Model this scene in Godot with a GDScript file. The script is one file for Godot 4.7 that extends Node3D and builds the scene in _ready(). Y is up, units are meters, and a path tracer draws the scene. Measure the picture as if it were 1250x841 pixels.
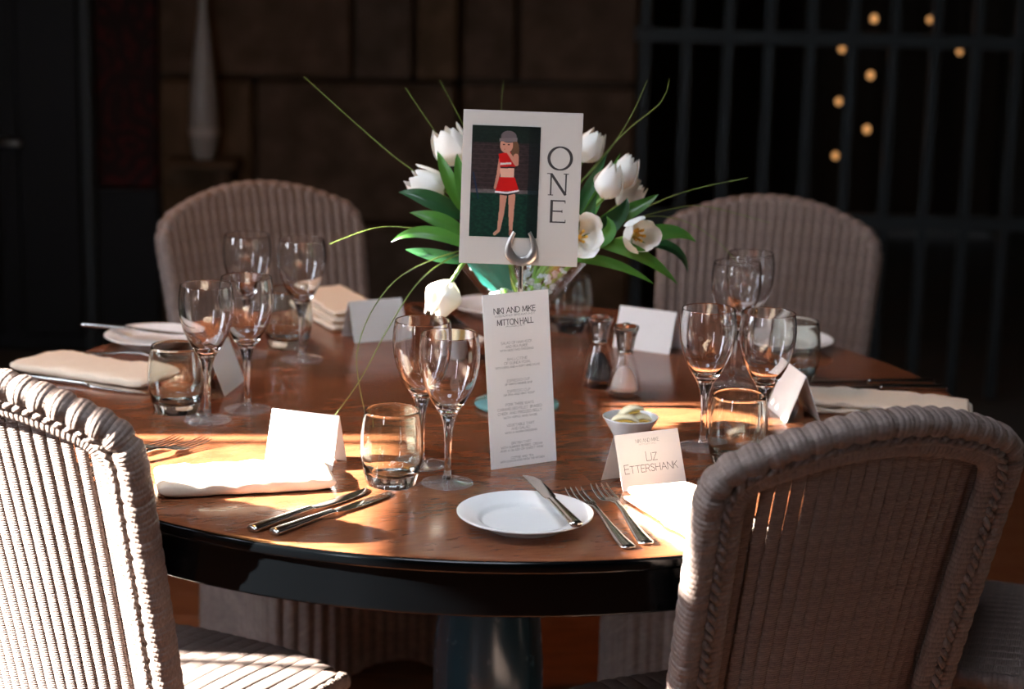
extends Node3D

const T := 0.745          # height of the table top
const R := 0.696          # radius of the table top
const SUN := Vector3(-0.903, 0.423, 0.072)   # towards the sun

var M := {}
var taken := {}
var rng := RandomNumberGenerator.new()


# ------------------------------------------------------------------ mesh builder
class MB:
	var v := PackedVector3Array()
	var n := PackedVector3Array()
	var uv := PackedVector2Array()
	var ix := PackedInt32Array()

	# rows of points; the surface looks towards (along rows) x (along a row)
	func grid(rows: Array, wrap := true, us := 1.0, vs := 1.0) -> void:
		var rn: int = rows.size()
		var m: int = rows[0].size()
		var nn := PackedVector3Array()
		nn.resize(rn * m)
		for i in rn - 1:
			var r0: PackedVector3Array = rows[i]
			var r1: PackedVector3Array = rows[i + 1]
			for j in (m if wrap else m - 1):
				var k := (j + 1) % m
				var f := (r1[k] - r0[j]).cross(r0[k] - r1[j])
				nn[i * m + j] += f
				nn[i * m + k] += f
				nn[(i + 1) * m + j] += f
				nn[(i + 1) * m + k] += f
		var base := v.size()
		var w := m + 1 if wrap else m
		var along := 0.0
		for i in rn:
			if i > 0:
				along += (rows[i][0] - rows[i - 1][0]).length()
			for j in w:
				var k := j % m
				v.append(rows[i][k])
				n.append(nn[i * m + k].normalized() if nn[i * m + k].length_squared() > 1e-30 else Vector3.UP)
				uv.append(Vector2(us * j / float(w - 1), along * vs))
		for i in rn - 1:
			for j in w - 1:
				var a := base + i * w + j
				var b := a + w
				ix.append_array([a, b + 1, b, a, a + 1, b + 1])

	func lathe(profile: Array, seg := 40, us := 1.0, vs := 1.0, at := Vector3.ZERO) -> void:
		var rows := []
		for p in profile:
			var row := PackedVector3Array()
			for j in seg:
				var a := TAU * j / seg
				row.append(at + Vector3(p.x * cos(a), p.y, p.x * sin(a)))
			rows.append(row)
		grid(rows, true, us, vs)

	# a tube along a path; rad is a number or an array of numbers
	func tube(path: Array, rad, sides := 8, us := 1.0, vs := 1.0, capped := true) -> void:
		var rows := []
		var t: Vector3 = (path[1] - path[0]).normalized()
		var nrm := t.cross(Vector3.UP if absf(t.y) < 0.9 else Vector3.RIGHT).normalized()
		for i in path.size():
			if i > 0 and i < path.size() - 1:
				t = (path[i + 1] - path[i - 1]).normalized()
			elif i > 0:
				t = (path[i] - path[i - 1]).normalized()
			nrm = (nrm - t * nrm.dot(t)).normalized()
			var b := nrm.cross(t)
			var r: float = rad[i] if rad is Array or rad is PackedFloat32Array else rad
			if capped and i == 0:
				rows.append(_ring(path[i], nrm, b, r * 0.02, sides))
				rows.append(_ring(path[i], nrm, b, r * 0.98, sides))
			rows.append(_ring(path[i], nrm, b, r, sides))
			if capped and i == path.size() - 1:
				rows.append(_ring(path[i], nrm, b, r * 0.98, sides))
				rows.append(_ring(path[i], nrm, b, r * 0.02, sides))
		grid(rows, true, us, vs)

	func _ring(c: Vector3, x: Vector3, y: Vector3, r: float, sides: int) -> PackedVector3Array:
		var row := PackedVector3Array()
		for j in sides:
			var a := TAU * j / sides
			row.append(c + (x * cos(a) + y * sin(a)) * r)
		return row

	# flat face; nrm tells which side is the front
	func poly(p: Array, nrm: Vector3) -> void:
		var f: Vector3 = (p[1] - p[0]).cross(p[2] - p[0])
		if f.dot(nrm) > 0.0:
			p = p.duplicate()
			p.reverse()
		var base := v.size()
		var q := nrm.normalized()
		for c: Vector3 in p:
			v.append(c)
			n.append(q)
			uv.append(Vector2(c.x, c.z) if absf(q.y) > 0.6 else (Vector2(c.x, -c.y) if absf(q.z) > 0.6 else Vector2(c.z, -c.y)))
		for k in p.size() - 2:
			ix.append_array([base, base + k + 1, base + k + 2])

	func box(c: Vector3, s: Vector3, b := 0.002, bs := Basis.IDENTITY) -> void:
		var h := s / 2.0
		b = minf(b, minf(h.x, minf(h.y, h.z)) * 0.9)
		var pt := func(sg: Vector3, axis: int) -> Vector3:
			var q := Vector3(h.x - b, h.y - b, h.z - b)
			q[axis] = h[axis]
			return c + bs * (q * sg)
		for ax in 3:
			var u := (ax + 1) % 3
			var w := (ax + 2) % 3
			for s0 in [-1.0, 1.0]:
				var q := []
				for k in [[-1, -1], [1, -1], [1, 1], [-1, 1]]:
					var sg := Vector3.ONE
					sg[ax] = s0
					sg[u] = k[0]
					sg[w] = k[1]
					q.append(pt.call(sg, ax))
				var nv := Vector3.ZERO
				nv[ax] = s0
				poly(q, bs * nv)
			for s1 in [-1.0, 1.0]:
				for s2 in [-1.0, 1.0]:
					var ea := Vector3.ONE
					ea[u] = s1
					ea[w] = s2
					var eb := ea
					ea[ax] = -1.0
					eb[ax] = 1.0
					var nv := Vector3.ZERO
					nv[u] = s1
					nv[w] = s2
					poly([pt.call(ea, u), pt.call(eb, u), pt.call(eb, w), pt.call(ea, w)], bs * nv)
		for sx in [-1.0, 1.0]:
			for sy in [-1.0, 1.0]:
				for sz in [-1.0, 1.0]:
					var sg := Vector3(sx, sy, sz)
					poly([pt.call(sg, 0), pt.call(sg, 1), pt.call(sg, 2)], bs * sg)

	# ellipses across +x: each station is [x, half width, half thickness, y, (z)]
	func loft(st: Array, sides := 10) -> void:
		var rows := []
		for s in st:
			var row := PackedVector3Array()
			for j in sides:
				var a := -TAU * j / sides
				var cw := signf(cos(a)) * pow(absf(cos(a)), 0.7)
				row.append(Vector3(s[0], s[3] + s[2] * sin(a), (s[4] if s.size() > 4 else 0.0) + s[1] * cw))
			rows.append(row)
		grid(rows, true)

	func mesh() -> ArrayMesh:
		var a := []
		a.resize(Mesh.ARRAY_MAX)
		a[Mesh.ARRAY_VERTEX] = v
		a[Mesh.ARRAY_NORMAL] = n
		a[Mesh.ARRAY_TEX_UV] = uv
		a[Mesh.ARRAY_INDEX] = ix
		var m := ArrayMesh.new()
		m.add_surface_from_arrays(Mesh.PRIMITIVE_TRIANGLES, a)
		return m


# ------------------------------------------------------------------ naming
func numbered(called: String) -> String:
	var k: int = taken.get(called, 0)
	taken[called] = k + 1
	return called if k == 0 else "%s_%03d" % [called, k]


func thing(called: String, label: String, category: String, at := Vector3.ZERO, turn := 0.0, group := "") -> Node3D:
	var o := Node3D.new()
	o.name = numbered(called)
	add_child(o)
	o.position = at
	o.rotation.y = turn
	o.set_meta("label", label)
	o.set_meta("category", category)
	if group:
		o.set_meta("group", group)
	return o


func part(called: String, what, m: Material, parent: Node = self, label := "") -> MeshInstance3D:
	var o := MeshInstance3D.new()
	o.mesh = what.mesh() if what is MB else what
	o.material_override = null
	for s in o.mesh.get_surface_count():
		o.set_surface_override_material(s, m)
	if parent == self:
		called = numbered(called)
	o.name = called
	parent.add_child(o, true)
	if label:
		o.set_meta("label", label)
	return o


func struct(called: String, what, m: Material) -> MeshInstance3D:
	var o := part(called, what, m)
	o.set_meta("kind", "structure")
	return o


func copy(o: Node3D, at: Vector3, turn: float, label: String) -> Node3D:
	var c: Node3D = o.duplicate()
	c.name = numbered(o.name)
	add_child(c)
	c.position = at
	c.rotation.y = turn
	c.set_meta("label", label)
	return c


# ------------------------------------------------------------------ materials
func mat(c: Color, rough := 0.6, metal := 0.0, spec := 0.5) -> StandardMaterial3D:
	var m := StandardMaterial3D.new()
	m.albedo_color = c.linear_to_srgb()
	m.roughness = rough
	m.metallic = metal
	m.metallic_specular = spec
	return m


func glass(c: Color, ior := 0.05) -> StandardMaterial3D:
	var m := mat(Color(c.r, c.g, c.b), 0.0)
	m.albedo_color.a = 0.0
	m.transparency = BaseMaterial3D.TRANSPARENCY_ALPHA
	m.refraction_enabled = true
	m.refraction_scale = ior
	return m


func noise(freq: float, oct := 4, sd := 1) -> FastNoiseLite:
	var f := FastNoiseLite.new()
	f.seed = sd
	f.frequency = freq
	f.fractal_octaves = oct
	return f


func wood_image(a: Color, b: Color, c: Color, w: int, h: int, sd: int) -> ImageTexture:
	var f := noise(0.004, 3, sd)
	var g := noise(0.05, 2, sd + 1)
	var p := noise(0.02, 2, sd + 2)
	var im := Image.create(w, h, false, Image.FORMAT_RGB8)
	for y in h:
		for x in w:
			var warp := f.get_noise_2d(x * 0.8, y * 2.0) * 26.0
			var s := 0.5 + 0.5 * sin((y + warp * 3.0) * 0.11 + f.get_noise_2d(x + 900.0, y) * 9.0)
			var fine := g.get_noise_2d(x * 0.35, y * 7.0)
			var pore := p.get_noise_2d(x * 2.0, y * 24.0)
			var t := clampf(0.30 * s + 0.35 + 0.28 * fine, 0.0, 1.0)
			var col := a.lerp(b, t)
			if pore > 0.22:
				col = col.lerp(c, clampf((pore - 0.22) * 1.6, 0.0, 0.22))
			im.set_pixel(x, y, col.linear_to_srgb())
	return ImageTexture.create_from_image(im)


func make_materials() -> void:
	# table top: polished red brown hardwood
	var w := mat(Color.WHITE, 0.2, 0.0, 0.5)
	w.albedo_texture = wood_image(Color(0.125, 0.040, 0.018), Color(0.265, 0.094, 0.041), Color(0.045, 0.013, 0.006), 1024, 1024, 3)
	w.uv1_scale = Vector3(0.72, 0.72, 1)
	var rn := NoiseTexture2D.new()
	rn.noise = noise(0.012, 5, 9)
	rn.seamless = true
	var rg := Gradient.new()
	rg.set_color(0, Color(0.10, 0.10, 0.10))
	rg.set_color(1, Color(0.27, 0.27, 0.27))
	rn.color_ramp = rg
	w.roughness = 1.0
	w.roughness_texture = rn
	M.wood = w
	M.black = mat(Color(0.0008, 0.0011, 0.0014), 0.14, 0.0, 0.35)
	M.ped = mat(Color(0.010, 0.024, 0.032), 0.25, 0.0, 0.5)
	var pn := NoiseTexture2D.new()
	pn.noise = noise(0.03, 4, 19)
	pn.seamless = true
	var pg := Gradient.new()
	pg.set_color(0, Color(0.10, 0.10, 0.10))
	pg.set_color(1, Color(0.32, 0.32, 0.32))
	pn.color_ramp = pg
	M.ped.roughness = 1.0
	M.ped.roughness_texture = pn
	# wicker: twisted paper strands, woven in rows
	var im := Image.create(128, 128, false, Image.FORMAT_RGB8)
	var tone := Image.create(128, 128, false, Image.FORMAT_RGB8)
	var nz := noise(0.06, 3, 21)
	for y in 128:
		for x in 128:
			var row := floori(y / 8.0)
			var ph := 0.5 * (row % 2)
			var h := absf(sin(PI * y / 8.0)) * (0.70 + 0.30 * absf(sin(PI * (x / 32.0 + ph))))
			h *= 0.9 + 0.2 * nz.get_noise_2d(x, y)
			im.set_pixel(x, y, Color(h, h, h))
			var g := 0.86 + 0.10 * nz.get_noise_2d(row * 37.0, x * 0.4) + 0.12 * nz.get_noise_2d(x * 3.0, y * 3.0)
			tone.set_pixel(x, y, Color(g, g, g))
	M.wicker = mat(Color(0.238, 0.178, 0.153), 0.62, 0.0, 0.4)
	M.wicker.albedo_texture = ImageTexture.create_from_image(tone)
	M.wicker.heightmap_enabled = true
	M.wicker.heightmap_texture = ImageTexture.create_from_image(im)
	M.wicker.heightmap_scale = 0.12
	# glass and metal
	M.glass = glass(Color(0.985, 0.99, 0.995))
	M.pane = mat(Color(0.95, 0.97, 0.98), 0.0)
	M.foot = mat(Color(0.80, 0.86, 0.88), 0.0)
	M.foot.transparency = BaseMaterial3D.TRANSPARENCY_ALPHA
	M.foot.albedo_color.a = 0.07
	M.pane.transparency = BaseMaterial3D.TRANSPARENCY_ALPHA
	M.pane.albedo_color.a = 0.0
	M.tumbler = glass(Color(0.93, 0.985, 0.955))
	M.vase = glass(Color(0.78, 0.95, 0.93))
	M.vasefoot = mat(Color(0.22, 0.48, 0.50), 0.03)
	M.vasefoot.transparency = BaseMaterial3D.TRANSPARENCY_ALPHA
	M.vasefoot.albedo_color.a = 0.6
	M.acrylic = glass(Color(0.99, 0.99, 0.99), 0.049)
	M.steel = mat(Color(0.62, 0.60, 0.57), 0.16, 1.0)
	M.brushed = mat(Color(0.50, 0.48, 0.46), 0.34, 1.0)
	M.iron = mat(Color(0.016, 0.023, 0.027), 0.5, 0.0, 0.35)
	# tableware and paper
	M.china = mat(Color(0.80, 0.79, 0.77), 0.14, 0.0, 0.5)
	M.paper = mat(Color(0.76, 0.73, 0.70), 0.7, 0.0, 0.3)
	M.menu = mat(Color(0.87, 0.85, 0.83), 0.7, 0.0, 0.3)
	M.mount = mat(Color(0.50, 0.465, 0.43), 0.7, 0.0, 0.3)
	M.ink = mat(Color(0.05, 0.045, 0.045), 0.7, 0.0, 0.2)
	M.ink_grey = mat(Color(0.27, 0.26, 0.26), 0.7, 0.0, 0.2)
	M.linen = mat(Color(0.76, 0.62, 0.48), 0.9, 0.0, 0.2)
	var li := Image.create(64, 64, false, Image.FORMAT_RGB8)
	for y in 64:
		for x in 64:
			var h := 0.5 + 0.25 * sin(TAU * x / 4.0) + 0.25 * sin(TAU * y / 4.0)
			li.set_pixel(x, y, Color(h, h, h))
	M.linen.heightmap_enabled = true
	M.linen.heightmap_texture = ImageTexture.create_from_image(li)
	M.linen.heightmap_scale = 0.01
	M.linen.uv1_scale = Vector3(12, 12, 12)
	M.butter = mat(Color(0.82, 0.74, 0.50), 0.45, 0.0, 0.4)
	M.butter_yellow = mat(Color(0.80, 0.54, 0.10), 0.45, 0.0, 0.4)
	M.salt = mat(Color(0.80, 0.81, 0.82), 0.9, 0.0, 0.2)
	M.pepper = mat(Color(0.030, 0.032, 0.036), 0.8, 0.0, 0.3)
	# plants
	M.petal = mat(Color(0.88, 0.87, 0.82), 0.5, 0.0, 0.3)
	M.petal.backlight_enabled = true
	M.petal.backlight = Color(0.45, 0.45, 0.40)
	M.stamen = mat(Color(0.72, 0.42, 0.06), 0.6)
	M.leaf = mat(Color(0.045, 0.16, 0.026), 0.32, 0.0, 0.5)
	M.leaf.backlight_enabled = true
	M.leaf.backlight = Color(0.3, 0.42, 0.1)
	M.leaf_dark = mat(Color(0.018, 0.075, 0.022), 0.3, 0.0, 0.5)
	M.stem = mat(Color(0.16, 0.33, 0.06), 0.4)
	M.blade = mat(Color(0.13, 0.19, 0.035), 0.5)
	M.liner = mat(Color(0.02, 0.24, 0.19), 0.4)
	M.chip = mat(Color(0.60, 0.74, 0.76), 0.08)
	M.chip.transparency = BaseMaterial3D.TRANSPARENCY_ALPHA
	M.chip.albedo_color.a = 0.75
	# the room
	M.door = mat(Color(0.006, 0.0072, 0.009), 0.5, 0.0, 0.25)
	M.plaster = mat(Color(0.30, 0.28, 0.25), 0.9, 0.0, 0.2)
	M.darkwall = mat(Color(0.05, 0.045, 0.04), 0.9, 0.0, 0.2)
	M.frame = mat(Color(0.10, 0.08, 0.06), 0.6)
	var fl := mat(Color.WHITE, 0.4, 0.0, 0.4)
	fl.albedo_texture = wood_image(Color(0.13, 0.040, 0.016), Color(0.24, 0.085, 0.032), Color(0.05, 0.015, 0.007), 512, 512, 31)
	fl.uv1_scale = Vector3(0.7, 0.7, 1)
	M.floor = fl
	var dn := NoiseTexture2D.new()
	dn.noise = noise(0.011, 3, 5)
	dn.noise.fractal_type = FastNoiseLite.FRACTAL_PING_PONG
	dn.seamless = true
	var dg := Gradient.new()
	dg.set_color(0, Color(0.004, 0.001, 0.002).linear_to_srgb())
	dg.set_color(1, Color(0.10, 0.005, 0.009).linear_to_srgb())
	dg.add_point(0.62, Color(0.012, 0.0015, 0.002).linear_to_srgb())
	dn.color_ramp = dg
	M.damask = mat(Color.WHITE, 0.7, 0.0, 0.3)
	M.damask.albedo_texture = dn
	M.damask.uv1_triplanar = true
	M.damask.uv1_scale = Vector3(1.6, 1.6, 1.6)
	for k in 4:
		var sn := NoiseTexture2D.new()
		sn.noise = noise(0.010, 5, 40 + k)
		sn.seamless = true
		var sg := Gradient.new()
		var lo: Color = [Color(0.040, 0.026, 0.018), Color(0.036, 0.024, 0.017), Color(0.044, 0.028, 0.017), Color(0.034, 0.024, 0.018)][k]
		sg.set_color(0, lo.linear_to_srgb())
		sg.set_color(1, (lo * 2.3).linear_to_srgb())
		sn.color_ramp = sg
		var s := mat(Color.WHITE, 0.9, 0.0, 0.2)
		s.albedo_texture = sn
		s.uv1_triplanar = true
		s.uv1_scale = Vector3(1.3, 1.3, 1.3)
		M["stone%d" % k] = s


# ------------------------------------------------------------------ wicker chair
# local frame: sits at the origin, looks towards -z
func back_half(h: float) -> float:
	return 0.182 + 0.028 * clampf((h - 0.4) / 0.5, 0.0, 1.0)


func back_point(x: float, h: float) -> Vector3:
	var u := x / back_half(h)
	return Vector3(x, h, 0.19 + 0.145 * pow(clampf((h - 0.36) / 0.57, 0.0, 1.2), 1.1) - 0.030 * u * u)


func dome(x: float) -> float:
	return 0.93 - 0.062 * pow(absf(x) / 0.21, 2.0)


func back_outline(inset: float, low: float) -> Array:
	var p := []
	var hw := func(h: float) -> float: return back_half(h) - inset
	var n_side := 60
	var top := 0.835 - inset * 0.4
	for i in n_side:
		var h: float = low + (top - low) * i / n_side
		p.append(Vector2(hw.call(h), h))
	# rounded corner between the side and the dome
	var xs: float = hw.call(top)
	var cr := 0.036
	var p0 := Vector2(xs, top)
	var p2 := Vector2(xs - cr, dome(xs - cr) - inset)
	var p1 := Vector2(xs + 0.001, lerpf(top, p2.y, 0.62) + 0.008)
	for i in 9:
		var t := i / 8.0
		p.append(p0.lerp(p1, t).lerp(p1.lerp(p2, t), t))
	for i in range(1, 60):
		var x: float = lerpf(p2.x, -p2.x, i / 60.0)
		p.append(Vector2(x, dome(x) - inset))
	var m := p.size()
	for i in range(68, -1, -1):
		p.append(Vector2(-p[i].x, p[i].y))
	return p


func resample(p: Array, step: float) -> Array:
	var q := [p[0]]
	var left := step
	for i in range(1, p.size()):
		var a = p[i - 1]
		var b = p[i]
		var d: float = (b - a).length()
		var s := 0.0
		while d - s >= left:
			s += left
			q.append(a + (b - a) * (s / d))
			left = step
		left -= d - s
	q.append(p[-1])
	return q


func back_path(inset: float, low: float, step: float) -> Array:
	var q := []
	for p in back_outline(inset, low):
		q.append(back_point(p.x, p.y))
	return resample(q, step)


func wrapped(path: Array, a: float, b: float, pitch: float, bump: float, sides := 12, off := 0.0) -> MB:
	var mb := MB.new()
	var rows := []
	var s := 0.0
	var wn := Vector3(0, -0.25, 1).normalized()
	for i in path.size():
		var t: Vector3 = (path[mini(i + 1, path.size() - 1)] - path[maxi(i - 1, 0)]).normalized()
		var w := (wn - t * wn.dot(t)).normalized()
		var o := t.cross(w)
		if i > 0:
			s += (path[i] - path[i - 1]).length()
		var bp: float = bump * (1.0 if path[i].y > 0.845 or path[i].y < 0.42 else 0.35)
		var k := 1.0 - bp + bp * pow(absf(sin(PI * s / pitch)), 0.6)
		var row := PackedVector3Array()
		for j in sides:
			var an := TAU * j / sides
			var ca := signf(cos(an)) * pow(absf(cos(an)), 0.75)
			var sa := signf(sin(an)) * pow(absf(sin(an)), 0.75)
			row.append(path[i] + w * off + o * (a * k * ca) + w * (b * k * sa))
		if i == 0 or i == path.size() - 1:
			var tip := PackedVector3Array()
			for j in sides:
				tip.append(path[i] + w * off + (row[j] - path[i] - w * off) * 0.02)
			if i == 0:
				rows.append(tip)
				rows.append(row)
			else:
				rows.append(row)
				rows.append(tip)
		else:
			rows.append(row)
	mb.grid(rows, true, 5.0, 9.0)
	return mb


func rib(path: Array, hw: float, hd: float, nrm: Vector3, sd: int) -> MB:
	var mb := MB.new()
	var rows := []
	for i in path.size():
		var t: Vector3 = (path[mini(i + 1, path.size() - 1)] - path[maxi(i - 1, 0)]).normalized()
		var w := (nrm - t * nrm.dot(t)).normalized()
		var o := t.cross(w)
		var k := 1.0 + 0.035 * sin(i * 1.7 + sd * 2.3) + 0.02 * sin(i * 0.6 + sd)
		var row := PackedVector3Array()
		for j in 10:
			var an := TAU * j / 10
			row.append(path[i] + o * (hw * k * cos(an)) + w * (hd * sin(an)))
		rows.append(row)
	mb.grid(rows, true, 1.0, 19.0)
	return mb


# a skirt of vertical ribs between two points, with an arched lower edge
func skirt(pts: Array, top: float, low: float, arch: float, out: Vector3) -> MB:
	var mb := MB.new()
	var rows := []
	var n := 96
	for i in n + 1:
		var u := i / float(n)
		var f: float = u * (pts.size() - 1)
		var k := mini(int(f), pts.size() - 2)
		var c: Vector3 = (pts[k] as Vector3).lerp(pts[k + 1], f - k)
		var y0 := low + arch * (1.0 - pow(absf(2.0 * u - 1.0), 2.4))
		var ridge := 0.0045 * absf(sin(PI * u * 16.0))
		var row := PackedVector3Array()
		for yy in [top, top, lerpf(top, y0, 0.5), y0, y0]:
			row.append(Vector3(c.x, yy, c.z) + out * (0.003 + ridge))
		for yy in [y0, y0, lerpf(top, y0, 0.5), top, top]:
			row.append(Vector3(c.x, yy, c.z) - out * (0.003 + ridge * 0.4))
		rows.append(row)
	mb.grid(rows, true, 8.0, 2.0)
	return mb


func seat_front(u: float) -> float:
	return -0.20 + 0.05 * pow(absf(u), 3.5)


func make_chair(label: String) -> Node3D:
	var t := thing("wicker_chair", label, "chair", Vector3.ZERO, 0, "woven wicker dining chairs around the table")
	var rim := part("back_frame", wrapped(back_path(0.012, 0.37, 0.0036), 0.0155, 0.0195, 0.024, 0.24, 12, 0.006), M.wicker, t)
	part("edge_band", wrapped(back_path(0.038, 0.39, 0.008), 0.016, 0.009, 0.021, 0.04, 10, 0.006), M.wicker, rim)
	var bp := back_path(0.0285, 0.40, 0.0028)
	var bm := MB.new()
	for strand in 2:
		var q := []
		var s := 0.0
		for i in bp.size():
			var tt: Vector3 = (bp[mini(i + 1, bp.size() - 1)] - bp[maxi(i - 1, 0)]).normalized()
			var w := Vector3(0, -0.25, 1).normalized()
			var o := tt.cross(w)
			if i > 0:
				s += (bp[i] - bp[i - 1]).length()
			var an := TAU * s / 0.026 + PI * strand
			q.append(bp[i] + w * (0.0155 + 0.003 * sin(an)) + o * (0.0038 * cos(an)))
		bm.tube(q, 0.0042, 6, 2.0, 9.0)
	part("braid", bm, M.wicker, rim)
	# the panel: upright ribs, flush with the frame on the sitter's side
	var back := Node3D.new()
	back.name = "backrest"
	t.add_child(back)
	var n := 23
	var wn := Vector3(0, -0.25, 1).normalized()
	for k in n:
		var u := -1.0 + 2.0 * (k + 0.5) / n
		var xt := u * (back_half(0.86) - 0.006)
		var top := dome(xt) - 0.012 - 0.020 * pow(clampf((absf(xt) - 0.165) / 0.036, 0.0, 1.3), 2.0)
		var path := []
		for i in 25:
			var h := lerpf(0.385, top, i / 24.0)
			path.append(back_point(u * (back_half(h) - 0.006), h) - wn * 0.0105)
		part("rib", rib(path, (back_half(0.7) - 0.006) / n * 1.12, 0.0040, Vector3(0, -0.25, 1), k), M.wicker, back)
	# seat: ribs run from the back over the rounded front edge
	var base := MB.new()
	var rows := []
	for i in 25:
		var u := -1.0 + 2.0 * i / 24.0
		var x := u * 0.188
		var row := PackedVector3Array()
		for p in [[0.415, 0.19], [0.415, 0.19], [0.415, seat_front(u) + 0.012], [0.395, seat_front(u) + 0.006], [0.395, seat_front(u) + 0.006], [0.395, 0.19]]:
			row.append(Vector3(x * (0.94 + 0.06 * clampf((0.19 - p[1]) / 0.3, 0, 1)), p[0], p[1]))
		rows.append(row)
	base.grid(rows, true, 8, 8)
	var seat := part("seat", base, M.wicker, t)
	var ns := 17
	for k in ns:
		var u := -1.0 + 2.0 * (k + 0.5) / ns
		var path := []
		var zf := seat_front(u)
		for i in 13:
			var z := lerpf(0.19, zf + 0.024, i / 12.0)
			path.append(Vector3(u * 0.19 * (0.94 + 0.06 * clampf((0.19 - z) / 0.3, 0, 1)), 0.424 + 0.012 * (1.0 - u * u) * sin(PI * i / 12.0), z))
		for i in range(1, 7):
			var a := PI / 2 * i / 6.0
			path.append(Vector3(u * 0.19, 0.402 + 0.022 * cos(a), zf + 0.024 - 0.024 * sin(a)))
		path.append(Vector3(u * 0.19, 0.375, zf))
		part("rib", rib(path, 0.19 / ns * 1.16, 0.0024, Vector3(0, 1, -0.12), k), M.wicker, seat)
	for s in [-1.0, 1.0]:
		var e := []
		for i in 14:
			var z := lerpf(0.185, -0.155, i / 13.0)
			e.append(Vector3(s * 0.192 * (0.94 + 0.06 * clampf((0.19 - z) / 0.3, 0, 1)), 0.412, z))
		part("seat_edge", wrapped(resample(e, 0.0045), 0.013, 0.013, 0.021, 0.14, 10), M.wicker, seat)
	# skirts with arched lower edges, and the four legs
	var fp := []
	for i in 9:
		var u := -0.93 + 1.86 * i / 8.0
		fp.append(Vector3(u * 0.19, 0, seat_front(u) + 0.004))
	part("skirt", skirt(fp, 0.40, 0.03, 0.14, Vector3(0, 0, -1)), M.wicker, t)
	part("skirt", skirt([Vector3(0.165, 0, 0.18), Vector3(-0.165, 0, 0.18)], 0.41, 0.03, 0.14, Vector3(0, 0, 1)), M.wicker, t)
	for s in [-1.0, 1.0]:
		part("skirt", skirt([Vector3(s * 0.187, 0, -0.135), Vector3(s * 0.174, 0, 0.17)], 0.41, 0.03, 0.14, Vector3(s, 0, 0)), M.wicker, t)
		for z in [-0.14, 0.172]:
			var q := []
			for i in 60:
				q.append(Vector3(s * (0.176 if z < 0 else 0.168), lerpf(0.0, 0.40, i / 59.0), z))
			part("leg", wrapped(q, 0.016, 0.016, 0.021, 0.10, 10), M.wicker, t)
	return t


func chair_place(c: Vector2, d: Vector2) -> Array:
	d = d.normalized()
	var p := c + d * 0.325
	return [Vector3(p.x, 0, p.y), atan2(-d.x, -d.y)]


# ------------------------------------------------------------------ glasses
func make_wine_glass(label: String) -> Node3D:
	var t := thing("wine_glass", label, "wine glass", Vector3.ZERO, 0, "stemmed wine glasses on the table")
	var V := func(a: float, b: float) -> Vector2: return Vector2(a, b)
	var pr := [V.call(0.0001, 0.0012), V.call(0.022, 0.0004), V.call(0.031, 0.0), V.call(0.0328, 0.0008), V.call(0.0325, 0.0018), V.call(0.026, 0.0030), V.call(0.014, 0.0046),
		V.call(0.0075, 0.0070), V.call(0.0052, 0.011), V.call(0.0044, 0.020), V.call(0.0042, 0.035), V.call(0.0044, 0.052), V.call(0.0056, 0.068), V.call(0.0078, 0.080), V.call(0.0110, 0.089),
		V.call(0.0160, 0.0975), V.call(0.0215, 0.106), V.call(0.0272, 0.117), V.call(0.0320, 0.129), V.call(0.0354, 0.142), V.call(0.0371, 0.154), V.call(0.0376, 0.165), V.call(0.0369, 0.177), V.call(0.0350, 0.1893), V.call(0.0346, 0.1902),
		V.call(0.0340, 0.1900), V.call(0.0339, 0.1890), V.call(0.0357, 0.177), V.call(0.0364, 0.165), V.call(0.0359, 0.154), V.call(0.0342, 0.142), V.call(0.0307, 0.129), V.call(0.0258, 0.1175), V.call(0.0198, 0.108), V.call(0.0135, 0.1015), V.call(0.0070, 0.0980), V.call(0.0001, 0.0970)]
	for k in [["foot", 0, 8, M.foot], ["stem", 7, 15, M.glass], ["bowl", 14, pr.size(), M.glass]]:
		var q: Array = pr.slice(k[1], k[2])
		if k[0] == "foot":
			q.append(V.call(0.0001, 0.0070))
		elif k[0] == "stem":
			q.push_front(V.call(0.0001, 0.0068))
			q.append(V.call(0.0115, 0.0902))
			q.append(V.call(0.0075, 0.0945))
			q.append(V.call(0.0001, 0.0952))
		var mb := MB.new()
		mb.lathe(q, 56)
		part(k[0], mb, k[3], t)
	return t


func make_tumbler(label: String) -> Node3D:
	var t := thing("tumbler", label, "tumbler", Vector3.ZERO, 0, "rounded water tumblers on the table")
	var pr := []
	for p in [[0.0001, 0.002], [0.022, 0.0012], [0.0285, 0.0], [0.0305, 0.0012], [0.0318, 0.006], [0.0352, 0.018], [0.0381, 0.032], [0.0393, 0.046], [0.0390, 0.060], [0.0375, 0.075], [0.0350, 0.090], [0.0342, 0.0942],
			[0.0335, 0.0950], [0.0328, 0.0942], [0.0334, 0.090], [0.0358, 0.075], [0.0372, 0.060], [0.0375, 0.046], [0.0363, 0.032], [0.0330, 0.0205], [0.0280, 0.0155], [0.018, 0.0135], [0.0001, 0.013]]:
		pr.append(Vector2(p[0], p[1]))
	var mb := MB.new()
	mb.lathe(pr, 56)
	part("glass_body", mb, M.tumbler, t)
	return t


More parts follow.
